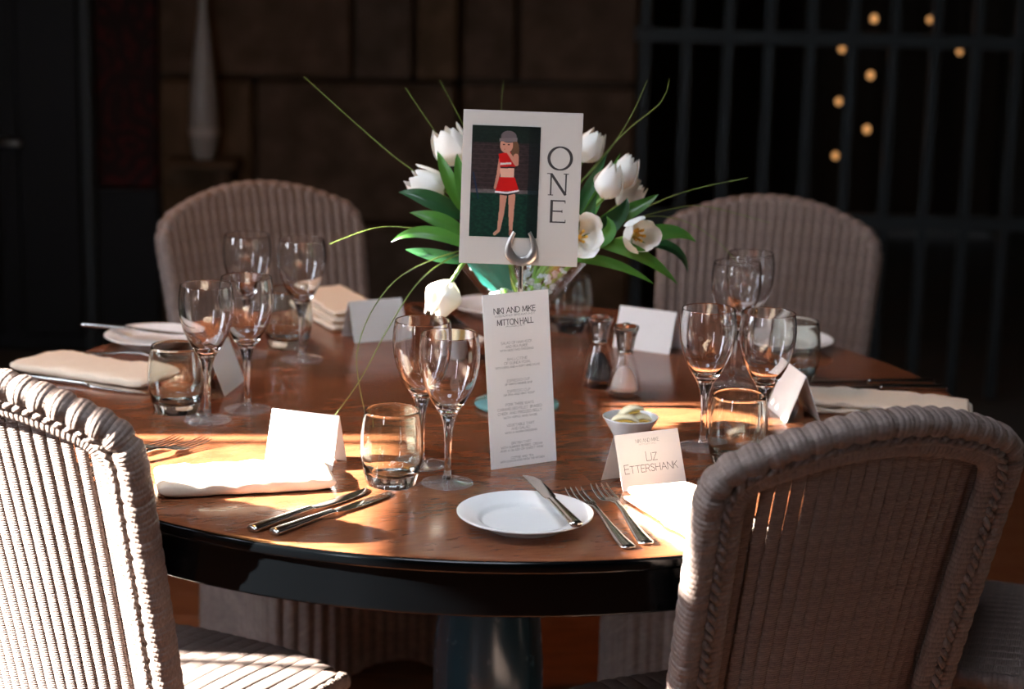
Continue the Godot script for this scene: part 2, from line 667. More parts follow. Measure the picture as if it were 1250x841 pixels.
func make_mill(label: String, fill: Material, full: float) -> Node3D:
	var t := thing("grinder", label, "grinder", Vector3.ZERO, 0, "clear salt and pepper grinders")
	var pr := []
	for p in [[0.0001, 0.0], [0.0235, 0.0], [0.0248, 0.0015], [0.0248, 0.008], [0.0244, 0.0095], [0.0240, 0.016], [0.0226, 0.028], [0.0200, 0.042], [0.0168, 0.054], [0.0138, 0.0625], [0.0128, 0.066],
			[0.0112, 0.0650], [0.0118, 0.0610], [0.0148, 0.053], [0.0180, 0.041], [0.0205, 0.028], [0.0218, 0.016], [0.0220, 0.0115], [0.0001, 0.0110]]:
		pr.append(Vector2(p[0], p[1]))
	var mb := MB.new()
	mb.lathe(pr, 40)
	var body := part("body", mb, M.pane, t)
	mb = MB.new()
	mb.lathe([Vector2(0.0001, 0.0115), Vector2(0.0200, 0.0117), Vector2(0.0190, 0.018), Vector2(0.0160, 0.018 + full * 0.4), Vector2(0.008, 0.018 + full * 0.85), Vector2(0.0001, 0.018 + full)], 32)
	part("filling", mb, fill, body)
	mb = MB.new()
	mb.tube([Vector3(0, 0.012, 0), Vector3(0, 0.10, 0)], 0.0022, 10)
	part("spindle", mb, M.steel, t)
	mb = MB.new()
	mb.lathe([Vector2(0.0001, 0.0655), Vector2(0.0105, 0.0655), Vector2(0.0112, 0.067), Vector2(0.0112, 0.0700), Vector2(0.0100, 0.0712), Vector2(0.0001, 0.0712)], 32)
	part("collar", mb, M.steel, t)
	mb = MB.new()
	pr = []
	for p in [[0.0001, 0.0715], [0.0105, 0.0715], [0.0122, 0.0730], [0.0128, 0.078], [0.0142, 0.088], [0.0166, 0.0970], [0.0182, 0.1005], [0.0190, 0.1035], [0.0184, 0.1062], [0.0168, 0.1068], [0.0150, 0.1045], [0.0120, 0.1020], [0.0001, 0.1010]]:
		pr.append(Vector2(p[0], p[1]))
	mb.lathe(pr, 40)
	part("crown", mb, M.acrylic, t)
	mb = MB.new()
	mb.lathe([Vector2(0.0001, 0.1012), Vector2(0.0056, 0.1012), Vector2(0.0056, 0.1098), Vector2(0.0050, 0.1106), Vector2(0.0001, 0.1106)], 20)
	part("knob", mb, M.steel, t)
	return t


# ------------------------------------------------------------------ tableware
func make_plate(label: String) -> Node3D:
	var t := thing("side_plate", label, "plate", Vector3.ZERO, 0, "white side plates")
	var pr := []
	for p in [[0.0001, 0.0015], [0.043, 0.0015], [0.0445, 0.0], [0.047, 0.0], [0.049, 0.0022], [0.060, 0.0075], [0.0775, 0.0148], [0.0795, 0.0160], [0.0796, 0.0172], [0.0782, 0.0178], [0.070, 0.0152], [0.0575, 0.0108], [0.0535, 0.0090], [0.0515, 0.0066], [0.048, 0.0050], [0.030, 0.0046], [0.0001, 0.0045]]:
		pr.append(Vector2(p[0], p[1]))
	var mb := MB.new()
	mb.lathe(pr, 72)
	part("plate_body", mb, M.china, t)
	return t


func make_bowl(label: String) -> Node3D:
	var t := thing("butter_dish", label, "dish", Vector3.ZERO, 0, "small white butter dishes")
	var pr := []
	for p in [[0.0001, 0.0012], [0.018, 0.0012], [0.019, 0.0], [0.021, 0.0], [0.022, 0.002], [0.026, 0.010], [0.0335, 0.022], [0.0375, 0.0285], [0.0380, 0.0300], [0.0370, 0.0305], [0.0352, 0.0288], [0.031, 0.0225], [0.0235, 0.0115], [0.019, 0.0062], [0.010, 0.0046], [0.0001, 0.0044]]:
		pr.append(Vector2(p[0], p[1]))
	var mb := MB.new()
	mb.lathe(pr, 56)
	part("dish_body", mb, M.china, t)
	return t


func butter(at: Vector3, turn: float, tilt: float, label: String) -> void:
	var t := thing("butter_curl", label, "butter", at, turn, "curls of butter in the dishes")
	t.rotation.z = tilt
	var rows := []
	for i in 15:
		var s := i / 14.0
		var a := -0.9 + 1.8 * s
		var k := maxf(0.04, pow(sin(PI * clampf(s, 0.01, 0.99)), 0.5))
		var c := Vector3(0.026 * sin(a), 0.026 * cos(a) - 0.020, 0)
		var up := Vector3(sin(a), cos(a), 0)
		var row := PackedVector3Array()
		for j in 10:
			var an := -TAU * j / 10
			row.append(c + up * (0.0042 * k * sin(an)) + Vector3(0, 0, 0.0095 * k * cos(an)))
		rows.append(row)
	var mb := MB.new()
	mb.grid(rows)
	part("curl", mb, M.butter, t)
	mb = MB.new()
	mb.loft([[-0.014, 0.001, 0.0008, -0.001], [-0.012, 0.0070, 0.0018, -0.001], [0.0, 0.0080, 0.0026, 0.001], [0.012, 0.0070, 0.0018, -0.001], [0.014, 0.001, 0.0008, -0.001]], 10)
	part("core", mb, M.butter_yellow, t, "deeper yellow underside of the curl")


func lay(o: Node3D, a: Vector2, b: Vector2, y: float) -> void:
	var d := b - a
	o.position = Vector3(a.x, y, a.y)
	o.rotation.y = atan2(-d.y, d.x)


func make_knife(label: String, group: String, k := 1.0) -> Node3D:
	var t := thing("table_knife", label, "knife", Vector3.ZERO, 0, group)
	var mb := MB.new()
	mb.loft([[0.0, 0.001, 0.001, 0.0042], [0.0008, 0.0072, 0.0034, 0.0042], [0.004, 0.0082, 0.0042, 0.0042], [0.03 * k, 0.0072, 0.0038, 0.0042], [0.07 * k, 0.0056, 0.0034, 0.0042], [0.10 * k, 0.0050, 0.0032, 0.0040], [0.104 * k, 0.0044, 0.0024, 0.0036], [0.105 * k, 0.001, 0.001, 0.0034]], 14)
	part("handle", mb, M.steel, t)
	mb = MB.new()
	mb.loft([[0.104 * k, 0.001, 0.0008, 0.0034], [0.106 * k, 0.0062, 0.0014, 0.0034], [0.116 * k, 0.0082, 0.0011, 0.0030, 0.001], [0.15 * k, 0.0090, 0.0009, 0.0024, 0.002], [0.185 * k, 0.0086, 0.0008, 0.0020, 0.002], [0.200 * k, 0.0066, 0.0007, 0.0018, 0.0005], [0.208 * k, 0.0036, 0.0006, 0.0016, -0.003], [0.2105 * k, 0.0004, 0.0003, 0.0016, -0.005]], 10)
	part("blade", mb, M.steel, t)
	return t


func make_fork(label: String, k := 1.0) -> Node3D:
	var t := thing("table_fork", label, "fork", Vector3.ZERO, 0, "steel forks laid on the table")
	var mb := MB.new()
	mb.loft([[0.0, 0.001, 0.0006, 0.003], [0.0008, 0.0075, 0.0022, 0.003], [0.005, 0.0095, 0.0028, 0.0031], [0.03 * k, 0.0078, 0.0026, 0.0036], [0.07 * k, 0.0048, 0.0026, 0.0062], [0.10 * k, 0.0034, 0.0026, 0.0098], [0.125 * k, 0.0034, 0.0024, 0.0112], [0.138 * k, 0.0058, 0.0019, 0.0098], [0.148 * k, 0.0104, 0.0014, 0.0074], [0.158 * k, 0.0124, 0.0012, 0.0056], [0.166 * k, 0.0125, 0.0011, 0.0048], [0.1662 * k, 0.001, 0.0006, 0.0048]], 16)
	part("handle", mb, M.steel, t)
	for i in 4:
		var z := -0.0108 + 0.0072 * i
		mb = MB.new()
		mb.loft([[0.160 * k, 0.0004, 0.0004, 0.0054, z], [0.162 * k, 0.0019, 0.0011, 0.0052, z], [0.175 * k, 0.0017, 0.0010, 0.0046, z], [0.195 * k, 0.0014, 0.0009, 0.0056, z * 0.97], [0.207 * k, 0.0011, 0.0008, 0.0078, z * 0.94], [0.212 * k, 0.0004, 0.0004, 0.0092, z * 0.93]], 8)
		part("tine", mb, M.steel, t)
	return t


func slab(l: float, w: float, th: float, y: float, sd: int, wave := 0.002) -> MB:
	var nz := noise(6.0, 2, sd)
	var rows := []
	var r := th * 0.9
	var n := 28
	for i in n + 1:
		var x := -l / 2 + l * i / n
		if i == 1 or i == n - 1:
			x = signf(x) * (l / 2 - r * 0.12)
		if i == 2 or i == n - 2:
			x = signf(x) * (l / 2 - r * 0.5)
		var e := clampf((absf(x) - (l / 2 - r)) / r, 0.0, 1.0)
		var k := maxf(0.03, sqrt(maxf(0.0, 1.0 - e * e)))
		var row := PackedVector3Array()
		for j in 28:
			var an := -TAU * j / 28
			var cw := signf(cos(an)) * pow(absf(cos(an)), 0.28)
			var sw := signf(sin(an)) * pow(absf(sin(an)), 0.6)
			var z := cw * (w / 2 - (1.0 - k) * r * 0.3)
			var lift := wave * nz.get_noise_2d(x * 4.0, z * 4.0)
			row.append(Vector3(x, y + th / 2 * (1.0 + sw * k) + (lift if sw > 0 else 0.0), z + wave * nz.get_noise_2d(x * 3.0 + 7.0, 3.0)))
		rows.append(row)
	var mb := MB.new()
	mb.grid(rows)
	return mb


func napkin(c: Vector2, dir: Vector2, l: float, w: float, layers: Array, label: String, sd: int) -> void:
	var t := thing("napkin", label, "napkin", Vector3(c.x, T, c.y), atan2(-dir.y, dir.x), "folded linen napkins")
	var y := 0.0002
	for k in layers.size():
		var o := part("fold", slab(l - 0.006 * k, w - 0.005 * k, layers[k], y, sd + k, 0.0035), M.linen, t)
		o.position.x = 0.003 * k
		y += layers[k] * 0.97


# a folded tent card: fl and fr are the foot of the leaf that is written on, spread the distance to the other foot
func tent(fl: Vector2, fr: Vector2, spread: float, leaf: float, label: String, back_dir := 1.0) -> Node3D:
	var c := (fl + fr) / 2.0
	var d := (fr - fl).normalized()
	var t := thing("place_card", label, "place card", Vector3(c.x, T, c.y), atan2(-d.y, d.x), "folded place cards")
	var w := fl.distance_to(fr)
	var h := sqrt(leaf * leaf - spread * spread / 4.0)
	var tilt := atan2(spread / 2.0, h)
	for k in 2:
		var mb := MB.new()
		var bs := Basis(Vector3.RIGHT, -tilt if k == 0 else tilt)
		var foot := Vector3(0, 0.0004, 0 if k == 0 else -spread)
		mb.box(foot + bs * Vector3(0, leaf / 2, 0), Vector3(w, leaf, 0.0006), 0.0001, bs)
		part("leaf", mb, M.paper, t)
	return t


# thin upright capitals drawn as strokes on a 0..1 box: each letter is its width and its lines
const STROKES := {
	"A": [0.85, [[0, 0, 0.42, 1, 0.85, 0], [0.16, 0.36, 0.69, 0.36]]], "B": [0.6, [[0, 0, 0, 1, 0.4, 1, 0.55, 0.88, 0.55, 0.65, 0.4, 0.53, 0, 0.53], [0.4, 0.53, 0.6, 0.4, 0.6, 0.14, 0.42, 0, 0, 0]]],
	"C": [0.8, [[0.8, 0.82, 0.6, 1, 0.25, 1, 0, 0.7, 0, 0.3, 0.25, 0, 0.6, 0, 0.8, 0.18]]], "D": [0.8, [[0, 0, 0, 1, 0.45, 1, 0.8, 0.7, 0.8, 0.3, 0.45, 0, 0, 0]]],
	"E": [0.56, [[0.56, 0, 0, 0, 0, 1, 0.56, 1], [0, 0.53, 0.5, 0.53]]], "F": [0.55, [[0, 0, 0, 1, 0.55, 1], [0, 0.53, 0.48, 0.53]]],
	"G": [0.85, [[0.82, 0.82, 0.6, 1, 0.25, 1, 0, 0.7, 0, 0.3, 0.25, 0, 0.6, 0, 0.85, 0.2, 0.85, 0.48, 0.5, 0.48]]], "H": [0.72, [[0, 0, 0, 1], [0.72, 0, 0.72, 1], [0, 0.52, 0.72, 0.52]]],
	"I": [0.04, [[0, 0, 0, 1]]], "K": [0.64, [[0, 0, 0, 1], [0.6, 1, 0, 0.42], [0.2, 0.6, 0.64, 0]]], "L": [0.52, [[0, 1, 0, 0, 0.52, 0]]], "M": [0.9, [[0, 0, 0.08, 1, 0.45, 0.1, 0.82, 1, 0.9, 0]]],
	"N": [0.76, [[0, 0, 0, 1, 0.76, 0, 0.76, 1]]], "O": [0.95, [[0.3, 0, 0.05, 0.22, 0, 0.5, 0.05, 0.78, 0.3, 1, 0.65, 1, 0.9, 0.78, 0.95, 0.5, 0.9, 0.22, 0.65, 0, 0.3, 0]]],
	"P": [0.6, [[0, 0, 0, 1, 0.4, 1, 0.6, 0.85, 0.6, 0.62, 0.4, 0.46, 0, 0.46]]], "Q": [0.95, [[0.3, 0, 0, 0.3, 0, 0.7, 0.3, 1, 0.65, 1, 0.95, 0.7, 0.95, 0.3, 0.65, 0, 0.3, 0], [0.6, 0.25, 0.95, -0.1]]],
	"R": [0.64, [[0, 0, 0, 1, 0.4, 1, 0.6, 0.86, 0.6, 0.64, 0.4, 0.5, 0, 0.5], [0.34, 0.5, 0.64, 0]]], "S": [0.6, [[0.55, 0.86, 0.38, 1, 0.16, 1, 0.03, 0.85, 0.05, 0.66, 0.5, 0.42, 0.6, 0.2, 0.44, 0, 0.18, 0, 0, 0.16]]],
	"T": [0.7, [[0, 1, 0.7, 1], [0.35, 1, 0.35, 0]]], "U": [0.7, [[0, 1, 0, 0.25, 0.2, 0, 0.5, 0, 0.7, 0.25, 0.7, 1]]], "V": [0.8, [[0, 1, 0.4, 0, 0.8, 1]]], "W": [1.2, [[0, 1, 0.3, 0, 0.6, 1, 0.9, 0, 1.2, 1]]],
	"Y": [0.7, [[0, 1, 0.35, 0.5, 0.7, 1], [0.35, 0.5, 0.35, 0]]], "Z": [0.66, [[0, 1, 0.66, 1, 0, 0, 0.66, 0]]],
}


# a line of lettering centred on at; its first letters can be taller
func text_line(s: String, h: float, m: Material, parent: Node, at: Transform3D, width := 0.0, thick := 0.0004, tall := []) -> void:
	var mb := MB.new()
	var x := 0.0
	var lines := []
	for i in s.length():
		var ch := s[i]
		if not STROKES.has(ch):
			x += h * 0.42
			continue
		var k := h * (1.25 if i in tall else 1.0)
		for l in STROKES[ch][1]:
			for j in range(0, l.size() - 2, 2):
				lines.append([Vector2(x + l[j] * k, l[j + 1] * k), Vector2(x + l[j + 2] * k, l[j + 3] * k)])
		x += STROKES[ch][0] * k + h * 0.17
	var sx := width / x if width > 0.0 else 1.0
	for l in lines:
		var a := Vector2((l[0].x - x / 2) * sx, l[0].y - h / 2)
		var b := Vector2((l[1].x - x / 2) * sx, l[1].y - h / 2)
		var d := b - a
		var nn := Vector2(-d.y, d.x).normalized() * thick / 2
		var e := d.normalized() * thick / 2
		mb.poly([Vector3(a.x - e.x + nn.x, a.y - e.y + nn.y, 0), Vector3(b.x + e.x + nn.x, b.y + e.y + nn.y, 0), Vector3(b.x + e.x - nn.x, b.y + e.y - nn.y, 0), Vector3(a.x - e.x - nn.x, a.y - e.y - nn.y, 0)], Vector3.BACK)
	part("lettering", mb, m, parent).transform = at


# ------------------------------------------------------------------ flowers
func frame_to(d: Vector3) -> Basis:
	var y := d.normalized()
	var x := y.cross(Vector3(0.31, 0.2, 0.93)).normalized()
	return Basis(x, y, x.cross(y))


func petal(h: float, r: float, open: float, ph: float, span: float, sd: int) -> MB:
	var rows := []
	for i in 13:
		var s := i / 12.0
		var rr := r * (sin(PI * 0.5 * pow(minf(s / 0.42, 1.0), 0.8)) if s < 0.42 else lerpf(1.0, 0.50 + open, pow((s - 0.42) / 0.58, 1.3)))
		var y := h * (s - open * 0.30 * s * s)
		var al := span * pow(sin(PI * (0.10 + 0.80 * pow(s, 0.92))), 0.6)
		if i == 12:
			al = span * 0.36
		var row := PackedVector3Array()
		for j in 9:
			var w := -1.0 + j / 4.0
			var a := ph + w * al
			var q := rr * (1.0 + 0.05 * w * w * (1.0 - s)) + 0.0008 * sin(sd + s * 7.0 + w * 3.0)
			row.append(Vector3(q * cos(a), y + h * 0.03 * absf(w) * sin(s * 5.0 + sd) - h * 0.10 * w * w * pow(s, 4.0), q * sin(a)))
		rows.append(row)
	var mb := MB.new()
	mb.grid(rows, false)
	return mb


func leaf_mesh(p: Array, w: float, nrm: Vector3) -> MB:
	var rows := []
	var a: Vector3 = p[0]
	var c: Vector3 = p[2]
	var b: Vector3 = p[1] * 2.0 - (a + c) / 2.0
	for i in 17:
		var s := i / 16.0
		var q := a.lerp(b, s).lerp(b.lerp(c, s), s)
		var t := (b - a).lerp(c - b, s).normalized()
		var side := t.cross(nrm).normalized()
		var up := side.cross(t)
		var k := w * maxf(0.02, pow(sin(PI * (0.06 + 0.94 * pow(s, 0.75))), 0.9))
		var row := PackedVector3Array()
		for j in 7:
			var u := -1.0 + j / 3.0
			row.append(q + side * (u * k) + up * (absf(u) * k * 0.35 - 0.1 * k * cos(s * 6.0) * u))
		rows.append(row)
	var mb := MB.new()
	mb.grid(rows, false)
	return mb


func smooth(p: Array, n: int) -> Array:
	var c := Curve3D.new()
	for i in p.size():
		var tn: Vector3 = (p[mini(i + 1, p.size() - 1)] - p[maxi(i - 1, 0)]) / 5.0
		c.add_point(p[i], -tn, tn)
	var q := []
	var l := c.get_baked_length()
	for i in n + 1:
		q.append(c.sample_baked(l * i / n, true))
	return q


func tulip(label: String, head: Vector3, axis: Vector3, h: float, r: float, open: float, stem_via: Array, leaves: Array, m: Material, sd: int) -> void:
	var root := Vector3(0.033, 0.885, 0.03) + Vector3(0.012 * sin(sd * 2.4), 0.0, 0.012 * cos(sd * 2.4))
	var t := thing("tulip", label, "tulip", root, 0, "white tulips in the vase")
	var bs := frame_to(axis)
	var foot := head - axis.normalized() * h * 0.5
	for k in 6:
		var inner := k % 2 == 1
		var o := part("petal", petal(h * (0.95 if inner else 1.0), r * (0.90 if inner else 1.0), open, TAU * k / 6.0 + 0.15 * sin(sd + k), 0.66, sd * 7 + k), m, t)
		o.transform = Transform3D(bs, foot - root)
	if open > 0.25:
		for k in 7:
			var mb := MB.new()
			var a := TAU * k / 6.0
			var rr := 0.0 if k == 6 else 0.007
			mb.tube([Vector3(rr * 0.5 * cos(a), h * 0.06, rr * 0.5 * sin(a)), Vector3(rr * cos(a), h * 0.28, rr * sin(a)), Vector3(rr * 1.25 * cos(a), h * (0.42 if k < 6 else 0.34), rr * 1.25 * sin(a))], [0.0012, 0.0016, 0.0022] if k < 6 else [0.003, 0.003, 0.0034], 6)
			part("stamen" if k < 6 else "pistil", mb, M.stamen, t).transform = Transform3D(bs, foot - root)
	var path := [root]
	path.append_array(stem_via)
	path.append(foot + axis.normalized() * 0.004)
	var sp := smooth(path, 18)
	for i in sp.size():
		sp[i] -= root
	var mb2 := MB.new()
	mb2.tube(sp, 0.0030, 8)
	part("stem", mb2, M.stem, t)
	for lf in leaves:
		var pts := []
		for q in lf[0]:
			pts.append(q - root)
		part("leaf", leaf_mesh(pts, lf[1], lf[3] if lf.size() > 3 else Vector3(0.1, 0.45, 0.88)), lf[2], t)


func grass(label: String, p: Array, r := 0.0012) -> void:
	var root := Vector3(0.033, 0.90, 0.03)
	var full := [root]
	full.append_array(p)
	var t := thing("grass_blade", label, "grass blade", root, 0, "long thin grass blades in the vase")
	var sp := smooth(full, 34)
	var rad := []
	for i in sp.size():
		sp[i] -= root
		rad.append(r * (1.0 - 0.65 * pow(i / 34.0, 2.0)))
	var mb := MB.new()
	mb.tube(sp, rad, 6)
	part("blade", mb, M.blade, t)


# ------------------------------------------------------------------ print of the table-number card
func disc(im: Image, c: Vector2, r: Vector2, col: Color) -> void:
	for y in range(maxi(0, int(c.y - r.y)), mini(im.get_height(), int(c.y + r.y) + 1)):
		for x in range(maxi(0, int(c.x - r.x)), mini(im.get_width(), int(c.x + r.x) + 1)):
			var d := (Vector2(x, y) - c) / r
			if d.length_squared() <= 1.0:
				im.set_pixel(x, y, col)


func limb(im: Image, a: Vector2, b: Vector2, ra: float, rb: float, col: Color) -> void:
	for i in 60:
		var t := i / 59.0
		var q := a.lerp(b, t)
		var r := lerpf(ra, rb, t)
		disc(im, q, Vector2(r, r), col)


func quad(im: Image, p: PackedVector2Array, col: Color) -> void:
	var lo := p[0]
	var hi := p[0]
	for q in p:
		lo = lo.min(q)
		hi = hi.max(q)
	for y in range(int(lo.y), int(hi.y) + 1):
		for x in range(int(lo.x), int(hi.x) + 1):
			if x >= 0 and y >= 0 and x < im.get_width() and y < im.get_height() and Geometry2D.is_point_in_polygon(Vector2(x, y), p):
				im.set_pixel(x, y, col)


func photo_print() -> ImageTexture:
	var w := 240
	var h := 400
	var im := Image.create(w, h, false, Image.FORMAT_RGB8)
	var nz := noise(0.05, 4, 77)
	for y in h:
		for x in w:
			var g := nz.get_noise_2d(x, y * 1.5)
			var col := Color(0.09, 0.075, 0.075)
			if y < 60:
				col = Color(0.05, 0.10, 0.08) + Color(0.05, 0.06, 0.05) * g
			elif y < 228:
				var seam := (y % 17) < 2
				col = Color(0.17, 0.125, 0.125) + Color(0.10, 0.08, 0.08) * g
				if seam:
					col = Color(0.26, 0.21, 0.21)
			elif y < 242:
				col = Color(0.34, 0.31, 0.31) + Color(0.1, 0.1, 0.1) * g
			else:
				col = Color(0.02, 0.16, 0.12) + Color(0.05, 0.12, 0.08) * g
			if x > 200:
				col = col * Color(0.35, 0.55, 0.6)
			im.set_pixel(x, y, col)
	limb(im, Vector2(8, 170), Vector2(28, 262), 3, 3, Color(0.05, 0.14, 0.24))
	var skin := Color(0.72, 0.50, 0.42)
	var shade := Color(0.56, 0.36, 0.30)
	var red := Color(0.72, 0.06, 0.06)
	# legs and feet
	limb(im, Vector2(116, 250), Vector2(112, 310), 13, 9, skin)
	limb(im, Vector2(112, 310), Vector2(104, 372), 10, 6, skin)
	limb(im, Vector2(146, 250), Vector2(146, 310), 13, 9, skin)
	limb(im, Vector2(146, 310), Vector2(146, 374), 10, 6, skin)
	limb(im, Vector2(103, 376), Vector2(90, 388), 6, 6, skin)
	limb(im, Vector2(146, 378), Vector2(146, 388), 6, 7, shade)
	# arms, trunk, top, skirt
	limb(im, Vector2(102, 118), Vector2(96, 170), 7, 6, skin)
	limb(im, Vector2(96, 170), Vector2(86, 222), 6, 5, skin)
	quad(im, PackedVector2Array([Vector2(100, 140), Vector2(152, 138), Vector2(150, 186), Vector2(104, 186)]), Color(0.80, 0.62, 0.54))
	quad(im, PackedVector2Array([Vector2(94, 100), Vector2(118, 94), Vector2(140, 92), Vector2(158, 102), Vector2(154, 146), Vector2(102, 148)]), red)
	quad(im, PackedVector2Array([Vector2(102, 132), Vector2(140, 128), Vector2(140, 136), Vector2(102, 140)]), Color(0.80, 0.78, 0.76))
	quad(im, PackedVector2Array([Vector2(104, 146), Vector2(152, 144), Vector2(152, 149), Vector2(104, 151)]), Color(0.12, 0.07, 0.09))
	quad(im, PackedVector2Array([Vector2(100, 184), Vector2(154, 182), Vector2(170, 230), Vector2(86, 236)]), red)
	quad(im, PackedVector2Array([Vector2(86, 232), Vector2(128, 236), Vector2(170, 226), Vector2(171, 233), Vector2(128, 243), Vector2(86, 240)]), Color(0.86, 0.84, 0.84))
	quad(im, PackedVector2Array([Vector2(88, 240), Vector2(128, 243), Vector2(170, 233), Vector2(168, 238), Vector2(128, 249), Vector2(92, 245)]), Color(0.10, 0.07, 0.09))
	# hair, head, cap, the arm raised to the mouth
	disc(im, Vector2(152, 86), Vector2(14, 36), Color(0.38, 0.26, 0.18))
	disc(im, Vector2(121, 68), Vector2(23, 28), skin)
	disc(im, Vector2(128, 38), Vector2(28, 22), Color(0.36, 0.32, 0.33))
	quad(im, PackedVector2Array([Vector2(96, 44), Vector2(158, 40), Vector2(158, 54), Vector2(96, 56)]), Color(0.42, 0.38, 0.39))
	disc(im, Vector2(112, 66), Vector2(4, 2), Color(0.15, 0.09, 0.08))
	disc(im, Vector2(129, 66), Vector2(4, 2), Color(0.15, 0.09, 0.08))
	disc(im, Vector2(120, 83), Vector2(6, 2), Color(0.5, 0.2, 0.18))
	limb(im, Vector2(156, 106), Vector2(158, 134), 9, 8, skin)
	limb(im, Vector2(158, 134), Vector2(126, 92), 8, 5, skin)
	disc(im, Vector2(123, 87), Vector2(8, 8), skin)
	im.resize(130, 216, Image.INTERPOLATE_BILINEAR)
	im.resize(w, h, Image.INTERPOLATE_CUBIC)
	return ImageTexture.create_from_image(im)


# ------------------------------------------------------------------ the scene
func _ready() -> void:
	rng.seed = 7
	# camera
	var cam := Camera3D.new()
	cam.name = "camera"
	add_child(cam)
	cam.keep_aspect = Camera3D.KEEP_HEIGHT
	var at := CameraAttributesPhysical.new()
	at.frustum_focal_length = 67.066
	at.frustum_focus_distance = 2.36
	at.exposure_aperture = 3.8
	cam.attributes = at
	cam.fov = 20.289
	var pitch := 0.227754
	var roll := 0.024787
	var ux := Vector3.RIGHT
	var uu := Vector3(0, cos(pitch), -sin(pitch))
	var uf := Vector3(0, -sin(pitch), -cos(pitch))
	cam.transform = Transform3D(Basis(ux * cos(roll) + uu * sin(roll), -ux * sin(roll) + uu * cos(roll), -uf), Vector3(0.024, T + 0.7095, 2.701))
	cam.near = 0.05
	cam.far = 60.0
	cam.current = true
	# sky, sun, exposure
	var env := Environment.new()
	var sky := Sky.new()
	var sm := ProceduralSkyMaterial.new()
	sm.sky_top_color = Color(0.84, 0.88, 0.94)
	sm.sky_horizon_color = Color(0.93, 0.95, 0.98)
	sm.ground_horizon_color = Color(0.55, 0.55, 0.50)
	sm.ground_bottom_color = Color(0.35, 0.34, 0.30)
	sm.sky_energy_multiplier = 1.0
	sm.sun_angle_max = 1.0
	sky.sky_material = sm
	env.background_mode = Environment.BG_SKY
	env.sky = sky
	env.background_energy_multiplier = 21.0
	env.tonemap_mode = Environment.TONE_MAPPER_LINEAR
	env.tonemap_exposure = 1.30
	env.sdfgi_enabled = true
	env.ssao_enabled = true
	env.ssil_enabled = true
	var we := WorldEnvironment.new()
	we.name = "world_environment"
	we.environment = env
	add_child(we)
	var sun := DirectionalLight3D.new()
	sun.name = "sun"
	sun.light_color = Color(1.0, 0.97, 0.93)
	sun.light_energy = 34.0
	sun.light_angular_distance = 0.6
	sun.shadow_enabled = true
	sun.sky_mode = DirectionalLight3D.SKY_MODE_LIGHT_ONLY
	add_child(sun)
	sun.look_at_from_position(SUN * 5.0, Vector3.ZERO, Vector3.UP)

	make_materials()
	build_room()
	build_table()
	build_chairs()
	build_settings()
	build_centrepiece()
	build_background()
	build_pendant()


